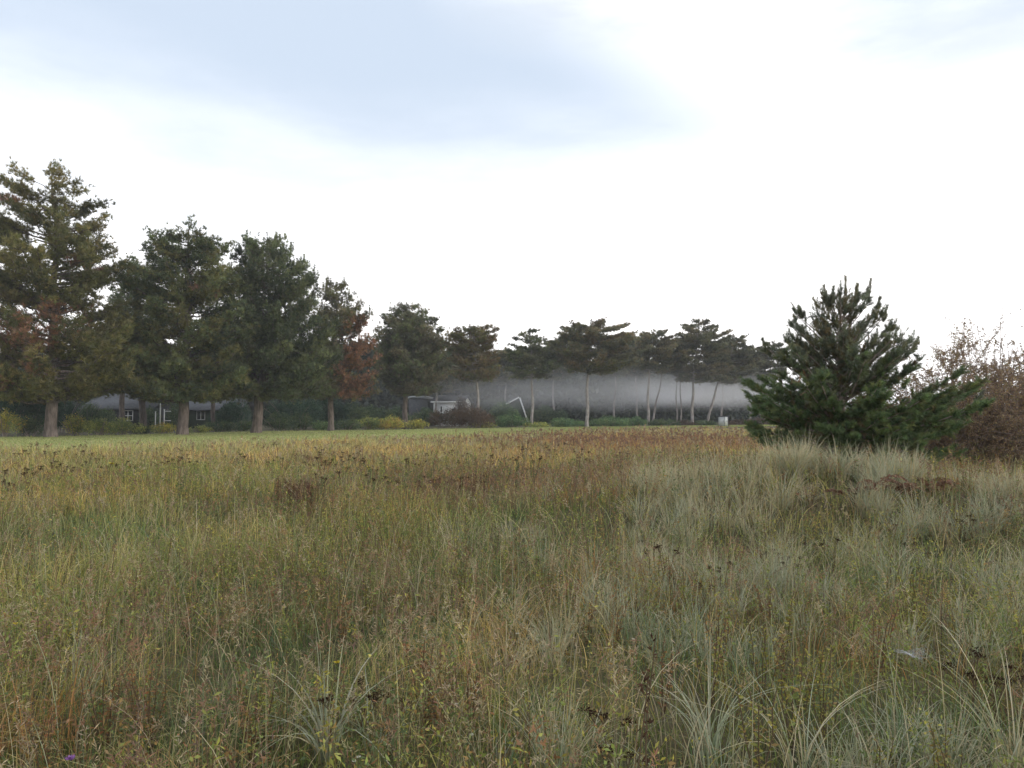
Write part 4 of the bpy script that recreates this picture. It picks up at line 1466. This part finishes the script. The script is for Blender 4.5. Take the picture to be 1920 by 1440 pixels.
def leafy_weed(seed, H, name, label, cat, group, pal, wts, nst=4, ll=.032):
    global rng
    keep, rng = rng, np.random.default_rng(seed)
    r = thing(name, label, cat, group=group)
    st, lf = MB(), MB()
    for k in range(nst):
        a = rng.random() * 6.28
        e = np.array([math.cos(a), math.sin(a), 0]) * rng.uniform(.03, .12) + np.array([0, 0, H * rng.uniform(.7, 1)])
        t = np.linspace(0, 1, 6)[:, None]
        P = e * t + rng.normal(0, .006, (6, 3)) * t
        st.tube(P, np.linspace(.004, .002, 6), 4)
        n = int(34 * H / .5)
        u = np.sort(rng.uniform(.15, 1, n))
        c = np.stack([np.interp(u, t[:, 0], P[:, i]) for i in range(3)], -1)
        an = np.arange(n) * 2.4
        d = np.stack([np.cos(an), np.sin(an), rng.uniform(-.1, .9, n)], -1)
        leaves(lf, c, d, ll * rng.uniform(.6, 1.3, n) * (1.15 - .5 * u), ll * .42 * rng.uniform(.7, 1.2, n), pick(n, pal, wts))
    rng = keep
    st.obj('stems', M_DRY, r)
    lf.obj('leaves', M_LEAF, r)
    return r


YEL = [(.25, .24, .05), (.33, .28, .055), (.17, .19, .05), (.30, .19, .06)]
protos = [leafy_weed(k, h, 'leafy_weed', 'upright leafy weed turning yellow among the meadow grass', 'weed', 'yellowing leafy weeds', YEL, [3, 2, 2, 1]) for k, h in ((21, .50), (22, .58), (23, .44))]
sp = []
for (px, py) in [(1540, 1205), (1550, 1225), (1535, 1240), (1710, 1060), (1720, 1080), (1705, 1090), (1470, 1110), (1430, 1180), (1500, 1190), (1330, 1185), (1370, 1210), (860, 1030), (870, 1045), (775, 1055), (480, 1215), (485, 1235),
                 (1255, 1060), (1230, 1040), (1290, 1070), (1020, 1060), (1480, 1235), (1640, 1290), (1420, 1300), (1760, 1300), (1780, 1330), (1690, 1395), (690, 1080), (350, 1090), (180, 1100), (250, 1060), (90, 1130), (420, 1040), (550, 1010), (600, 1050), (30, 1060), (310, 1010), (120, 1010), (730, 1010)]:
    x, y = P3(px, py, .42)
    sp.append((x, y, rng.uniform(.8, 1.1)))
spread(protos, sp)
protos = [leafy_weed(k, h, 'rusty_weed', 'upright weed with orange and rust brown leaves in the meadow', 'weed', 'rust coloured weeds', [(.30, .15, .05), (.24, .11, .05), (.33, .22, .06), (.18, .10, .05)], [3, 2, 1, 2], 5, .026) for k, h in ((31, .48), (32, .40))]
sp = []
for (px, py) in [(1025, 1050), (1260, 1030), (1280, 1050), (1310, 1060), (478, 1260), (160, 1385), (175, 1400), (270, 1225), (285, 1240), (880, 1230), (800, 1220), (830, 1235), (1150, 1110), (1100, 1095), (1240, 1200), (860, 920), (880, 925),
                 (840, 915), (1640, 1150), (1470, 1150), (1350, 1130), (740, 1090), (640, 1120), (200, 1240), (90, 1290), (470, 1350), (1440, 1085), (1690, 940), (1560, 905), (1520, 950)]:
    x, y = P3(px, py, .40)
    sp.append((x, y, rng.uniform(.8, 1.15)))
spread(protos, sp)

# dark reddish dock stalks
def dock(seed, H, label, group):
    rg = np.random.default_rng(seed)
    global rng
    keep, rng = rng, rg
    r = thing('dock_stalks', label, 'weed', group=group)
    st, sd_ = MB(), MB()
    for k in range(6):
        a = rg.random() * 6.28
        e = np.array([math.cos(a) * .14, math.sin(a) * .14, H * rg.uniform(.7, 1)])
        b0 = np.array([math.cos(a) * .05, math.sin(a) * .05, 0])
        P = b0 + (e - b0) * np.linspace(0, 1, 5)[:, None]
        st.tube(P, np.linspace(.005, .002, 5), 4)
        n = 70
        u = rg.uniform(.4, 1, n)[:, None]
        leaves(sd_, b0 + (e - b0) * u + rg.normal(0, .012, (n, 3)), rg.normal(size=(n, 3)) + np.array([0, 0, 1.2]), .022, .009, pick(n, [(.13, .065, .045), (.10, .05, .038), (.17, .09, .055)], [2, 2, 1]))
    rng = keep
    st.obj('stalks', M_DRY, r)
    sd_.obj('seed_heads', M_DRY, r)
    return r


protos = [dock(41, .62, 'clump of dark reddish brown seed stalks standing in the tan meadow', 'dark reddish seed stalks'), dock(42, .55, 'clump of dark reddish brown seed stalks standing in the tan meadow', 'dark reddish seed stalks')]
sp = []
for (px, py) in [(530, 905), (548, 903), (565, 900), (580, 905), (596, 908), (556, 910), (1330, 855), (1350, 850), (1400, 812), (1360, 812), (1345, 815), (945, 832), (985, 828), (1080, 822), (1240, 815), (1310, 818), (790, 905), (815, 900), (850, 898), (880, 902), (905, 895)]:
    x, y = P3(px, py, .5)
    sp.append((x, y, rng.uniform(.85, 1.15)))
spread(protos, sp)

# two tall dark stalks rising in the lower right
for (px, py, lb) in ((1203, 1250, 'tall thin dark brown stalk rising in front of the dune grass'), (1185, 1330, 'second tall dark stalk leaning beside the tall thin one')):
    x, y = P3(px, py, .7)
    r = thing('tall_stalk', lb, 'weed', (x, y, float(gz(x, y)) - .01))
    q = MB()
    zz = np.linspace(0, .86, 10)
    q.tube(np.stack([.05 * zz + .01 * np.sin(zz * 9), .02 * zz, zz], -1), np.linspace(.0045, .002, 10), 5)
    q.obj('stem', M_DRY, r)
    q = MB()
    u = rng.uniform(.3, .86, 40)
    leaves(q, np.stack([.05 * u, .02 * u, u], -1), rng.normal(size=(40, 3)) + np.array([0, 0, .8]), .028, .008, pick(40, [(.07, .04, .028), (.10, .055, .035)], [1, 1]))
    q.obj('dead_leaves', M_DRY, r)

# pale dune grass tussocks standing alone
TUS = [('pale grey green grass tussock with wide arching blades, lower centre of the meadow', 612, 1395, .0, 38, .66, 1.0, 2.1, [4, 5, 1, 1.5, .3, .2]),
       ('grey green tussock of a few spreading blades right of the pale arching one', 700, 1385, .0, 16, .55, 1.1, 1.5, [4, 3, 2, 1, .3, .8]),
       ('pale tussock with bent white tips in the lower right meadow', 1330, 1390, .0, 30, .58, .9, 1.5, [4, 4, 1, 1, .3, .4]),
       ('straw and green tussock cut by the lower right corner', 1900, 1425, .0, 44, .85, .8, 1.4, [2, 2, 2, 2, 2, 1.5]),
       ('thin green tussock at the lower left edge', 140, 1310, .0, 22, .5, .5, 1.3, [1, 1, 3, .5, .5, 3]),
       ('straw tussock at the bottom edge right of centre', 1500, 1436, .0, 30, .66, .8, 1.3, [1, 2, 1, 3, 3, 1])]
for k, (lb, px, py, _z, nb_, hh, ln, wsc, wts) in enumerate(TUS):
    x, y = P3(px, py, .02)
    q = MB()
    r = thing('grass_tussock', lb, 'grass', (x, y, float(gz(x, y)) - .01))
    a = rng.random(nb_) * 6.28
    c = pick(nb_, DG, wts, .14)
    tipc = np.array([.56, .48, .30]) * rng.uniform(.8, 1.1, (nb_, 1))
    rr = .05 * np.sqrt(rng.random(nb_))
    blades(q, np.stack([rr * np.cos(a), rr * np.sin(a), rr * 0], -1), hh * rng.uniform(.5, 1.1, nb_), np.abs(rng.normal(ln * .7, ln * .4, nb_)) + .05, a + rng.normal(0, .5, nb_),
           wsc * rng.uniform(.004, .0065, nb_), c, K=7, arch=.45, tip=c * .6 + tipc * .4, pw=1.9)
    q.obj('blades', M_DUNE, r)

# brown bracken lying right of the dune crest
for k, (lb, px, py) in enumerate((('patch of collapsed reddish brown bracken between the dune crest and the brown bush', 1790, 925), ('smaller patch of brown bracken nearer the dune crest', 1715, 950))):
    x, y = P3(px, py, .35)
    r = thing('bracken', lb, 'fern', (x, y, float(gz(x, y)) - .01))
    st, q = MB(), MB()
    for s in range(18):
        a = rng.random() * 6.28
        r0_ = np.clip(rng.normal(0, .6, 2), -1.3, 1.3)
        l = rng.uniform(.25, .6)
        t = np.linspace(0, 1, 8)
        P = np.stack([r0_[0] + math.cos(a) * l * t, r0_[1] * .8 + math.sin(a) * l * t, rng.uniform(.25, .8) * l * t * (1.35 - t) * 1.6], -1)
        st.tube(P, np.linspace(.005, .002, 8), 3)
        n = 70
        u = rng.uniform(.2, 1, n)
        c = np.stack([np.interp(u, t, P[:, i]) for i in range(3)], -1)
        sd_ = rng.choice([-1, 1], n)
        d = np.stack([-math.sin(a) * sd_ + math.cos(a) * .4, math.cos(a) * sd_ + math.sin(a) * .4, rng.uniform(-.6, .2, n)], -1)
        leaves(q, c, d, .14 * (1.15 - u) * rng.uniform(.7, 1.2, n), .03, pick(n, [(.25, .135, .08), (.20, .11, .07), (.29, .18, .10)], [3, 2, 1]))
    st.obj('stalks', M_DRY, r)
    q.obj('fronds', M_LEAF, r)

# spider web draped over the grass, and a few small flowers
x, y = P3(1708, 1210, .36)
q = MB()
c0 = np.array([0, 0, .36])
ring = [np.array([math.cos(a) * .075 * (1 + .2 * math.sin(3 * a)), math.sin(a) * .06, .37 + .018 * math.sin(2 * a + 1)]) for a in np.linspace(0, 2 * math.pi, 15)[:-1]]
for p in ring:
    q.tube(np.array([c0, c0 * .5 + p * .5 + [0, 0, -.008], p * np.array([1.25, 1.25, 1.0])]), .0003, 3)
for f in np.linspace(.12, 1, 12):
    pts = [c0 + (p - c0) * f for p in ring]
    q.tube(np.array(pts + [pts[0]]), .00026, 3)
o = q.obj('spider_web', M_SILK)
o.location = (x, y, float(gz(x, y)))
tag(o, 'pale spider web draped over grass tips, lower right', 'spider web')


def flower(name, label, px, py, H, pet, cen, group=None, size=.014):
    x, y = P3(px, py, H)
    r = thing(name, label, 'flower', (x, y, float(gz(x, y)) - .01), 0, group)
    q = MB()
    q.tube(np.array([[0, 0, 0], [.004, .0, H * .5], [0, 0, H]]), [.0022, .0018, .0014], 4, (.12, .13, .05))
    n = 8
    leaves(q, np.stack([np.zeros(n), np.zeros(n), np.linspace(.1, .8, n) * H], -1), rng.normal(size=(n, 3)), .035, .008, pick(n, [(.12, .15, .05)], [1]))
    q.obj('stem', M_LEAF, r)
    q = MB()
    a = np.linspace(0, 6.28, 15)[:-1]
    leaves(q, np.tile(np.array([0, 0, H]), (14, 1)), np.stack([np.cos(a), np.sin(a), np.full(14, .45)], -1), size * rng.uniform(.8, 1.2, 14), size * .5, np.array([pet] * 14))
    leaves(q, np.tile(np.array([0, 0, H]), (8, 1)), rng.normal(0, .4, (8, 3)) + np.array([0, 0, 1]), size * .5, size * .35, np.array([cen] * 8))
    q.obj('bloom', M_LEAF, r)


flower('thistle', 'single purple flower low at the left edge of the meadow', 132, 1385, .34, (.34, .16, .42), (.25, .10, .3), size=.022)
for (px, py, lb) in ((31, 1160, 'yellow flower at the left edge of the meadow'), (632, 1226, 'yellow flower above the pale arching tussock'), (210, 868, 'yellow flowering weed far out in the tan meadow')):
    flower('yellow_flower', lb, px, py, .40, (.62, .50, .05), (.5, .35, .03), size=.02 if py > 1000 else .09)
for (px, py) in ((854, 1310), (885, 1362), (970, 1182), (665, 1402), (704, 1434), (672, 1395), (1650, 1160), (1187, 1190)):
    flower('white_flower', 'tiny white flower head deep in the foreground grass', px, py, .22, (.70, .68, .60), (.5, .45, .25), 'tiny white flowers', .012)


# ------------------------------------------------------------------ the bank of mist among the far pines
def build_mist():
    m, nt, out = new_mat('mist')
    N, L = nt.nodes.new, nt.links.new

    def mth(op, a, b=None, c=None, clamp=False):
        n = N('ShaderNodeMath')
        n.operation, n.use_clamp = op, clamp
        for i, v in enumerate((a, b, c)):
            if v is None:
                continue
            if isinstance(v, (int, float)):
                n.inputs[i].default_value = v
            else:
                L(v, n.inputs[i])
        return n.outputs[0]

    def ramp(v, lo, hi, a=0.0, b=1.0):
        n = N('ShaderNodeMapRange')
        n.interpolation_type = 'SMOOTHSTEP'
        L(v, n.inputs[0])
        for i, q in ((1, lo), (2, hi), (3, a), (4, b)):
            if isinstance(q, (int, float)):
                n.inputs[i].default_value = q
            else:
                L(q, n.inputs[i])
        return n.outputs[0]
    tcn = N('ShaderNodeTexCoord')
    sp_ = N('ShaderNodeSeparateXYZ')
    L(tcn.outputs['Object'], sp_.inputs[0])
    x, y, z = sp_.outputs
    nzn = N('ShaderNodeTexNoise')
    mpn = N('ShaderNodeMapping')
    mpn.inputs['Scale'].default_value = (.055, .055, .16)
    L(tcn.outputs['Object'], mpn.inputs[0])
    L(mpn.outputs[0], nzn.inputs['Vector'])
    nzn.inputs['Scale'].default_value = 1.0
    nzn.inputs['Detail'].default_value = 3
    ns = nzn.outputs['Fac']
    front = mth('MULTIPLY_ADD', x, -.66, mth('ADD', y, -98))          # distance behind the tree line
    t = mth('MULTIPLY', ramp(front, -13, 8), ramp(front, 34, 22))
    # upper and lower bounds of the bank rise and fall along x
    zt = ramp(x, -22, 8, 3.9, 6.6)
    zb = ramp(x, -22, 6, 3.0, 3.1)
    wob = mth('MULTIPLY', mth('SUBTRACT', ns, .5), 4.5)
    zz = mth('ADD', z, wob)
    v = mth('MULTIPLY', ramp(zz, mth('ADD', zb, -1.2), mth('ADD', zb, 2.8)), ramp(zz, mth('ADD', zt, 3.0), mth('ADD', zt, -3.0)))
    al = mth('ADD', ramp(x, -26, 2, .05, .5), ramp(x, 5, 34, 0.0, 1.1))
    d = mth('MULTIPLY', mth('MULTIPLY', t, v), mth('MULTIPLY', al, ramp(ns, .3, .68, .3, 1.5)))
    pv = N('ShaderNodeVolumePrincipled')
    pv.inputs['Color'].default_value = (.95, .94, .96, 1)
    pv.inputs['Anisotropy'].default_value = .15
    L(mth('MULTIPLY', d, MIST), pv.inputs['Density'])
    L(pv.outputs[0], out.inputs['Volume'])
    q = MB()
    V = []
    for zc in (.4, 11.5):
        for (xx, off) in ((-52, -10), (62, -10), (62, 36), (-52, 36)):
            V.append((xx, 98 + .66 * xx + off, zc))
    q.add(V, [(0, 3, 2, 1), (4, 5, 6, 7), (0, 1, 5, 4), (1, 2, 6, 5), (2, 3, 7, 6), (3, 0, 4, 7)])
    o = q.obj('mist', m)
    tag(o, 'low band of pale grey mist drifting among the far pines', 'mist', kind='stuff')


MIST = .05
build_mist()


# ------------------------------------------------------------------ thin damp air over the whole place
m, nt, out = new_mat('haze')
pv = nt.nodes.new('ShaderNodeVolumePrincipled')
pv.inputs['Color'].default_value = (.86, .89, .95, 1)
pv.inputs['Density'].default_value = .00048
nt.links.new(pv.outputs[0], out.inputs['Volume'])
q = MB()
q.box(-2600, 2600, -2600, 2600, -1.6, 30)
tag(q.obj('haze', m), 'thin damp morning air', 'haze', kind='stuff')
cy.volume_step_rate = 2.0
cy.volume_max_steps = 128
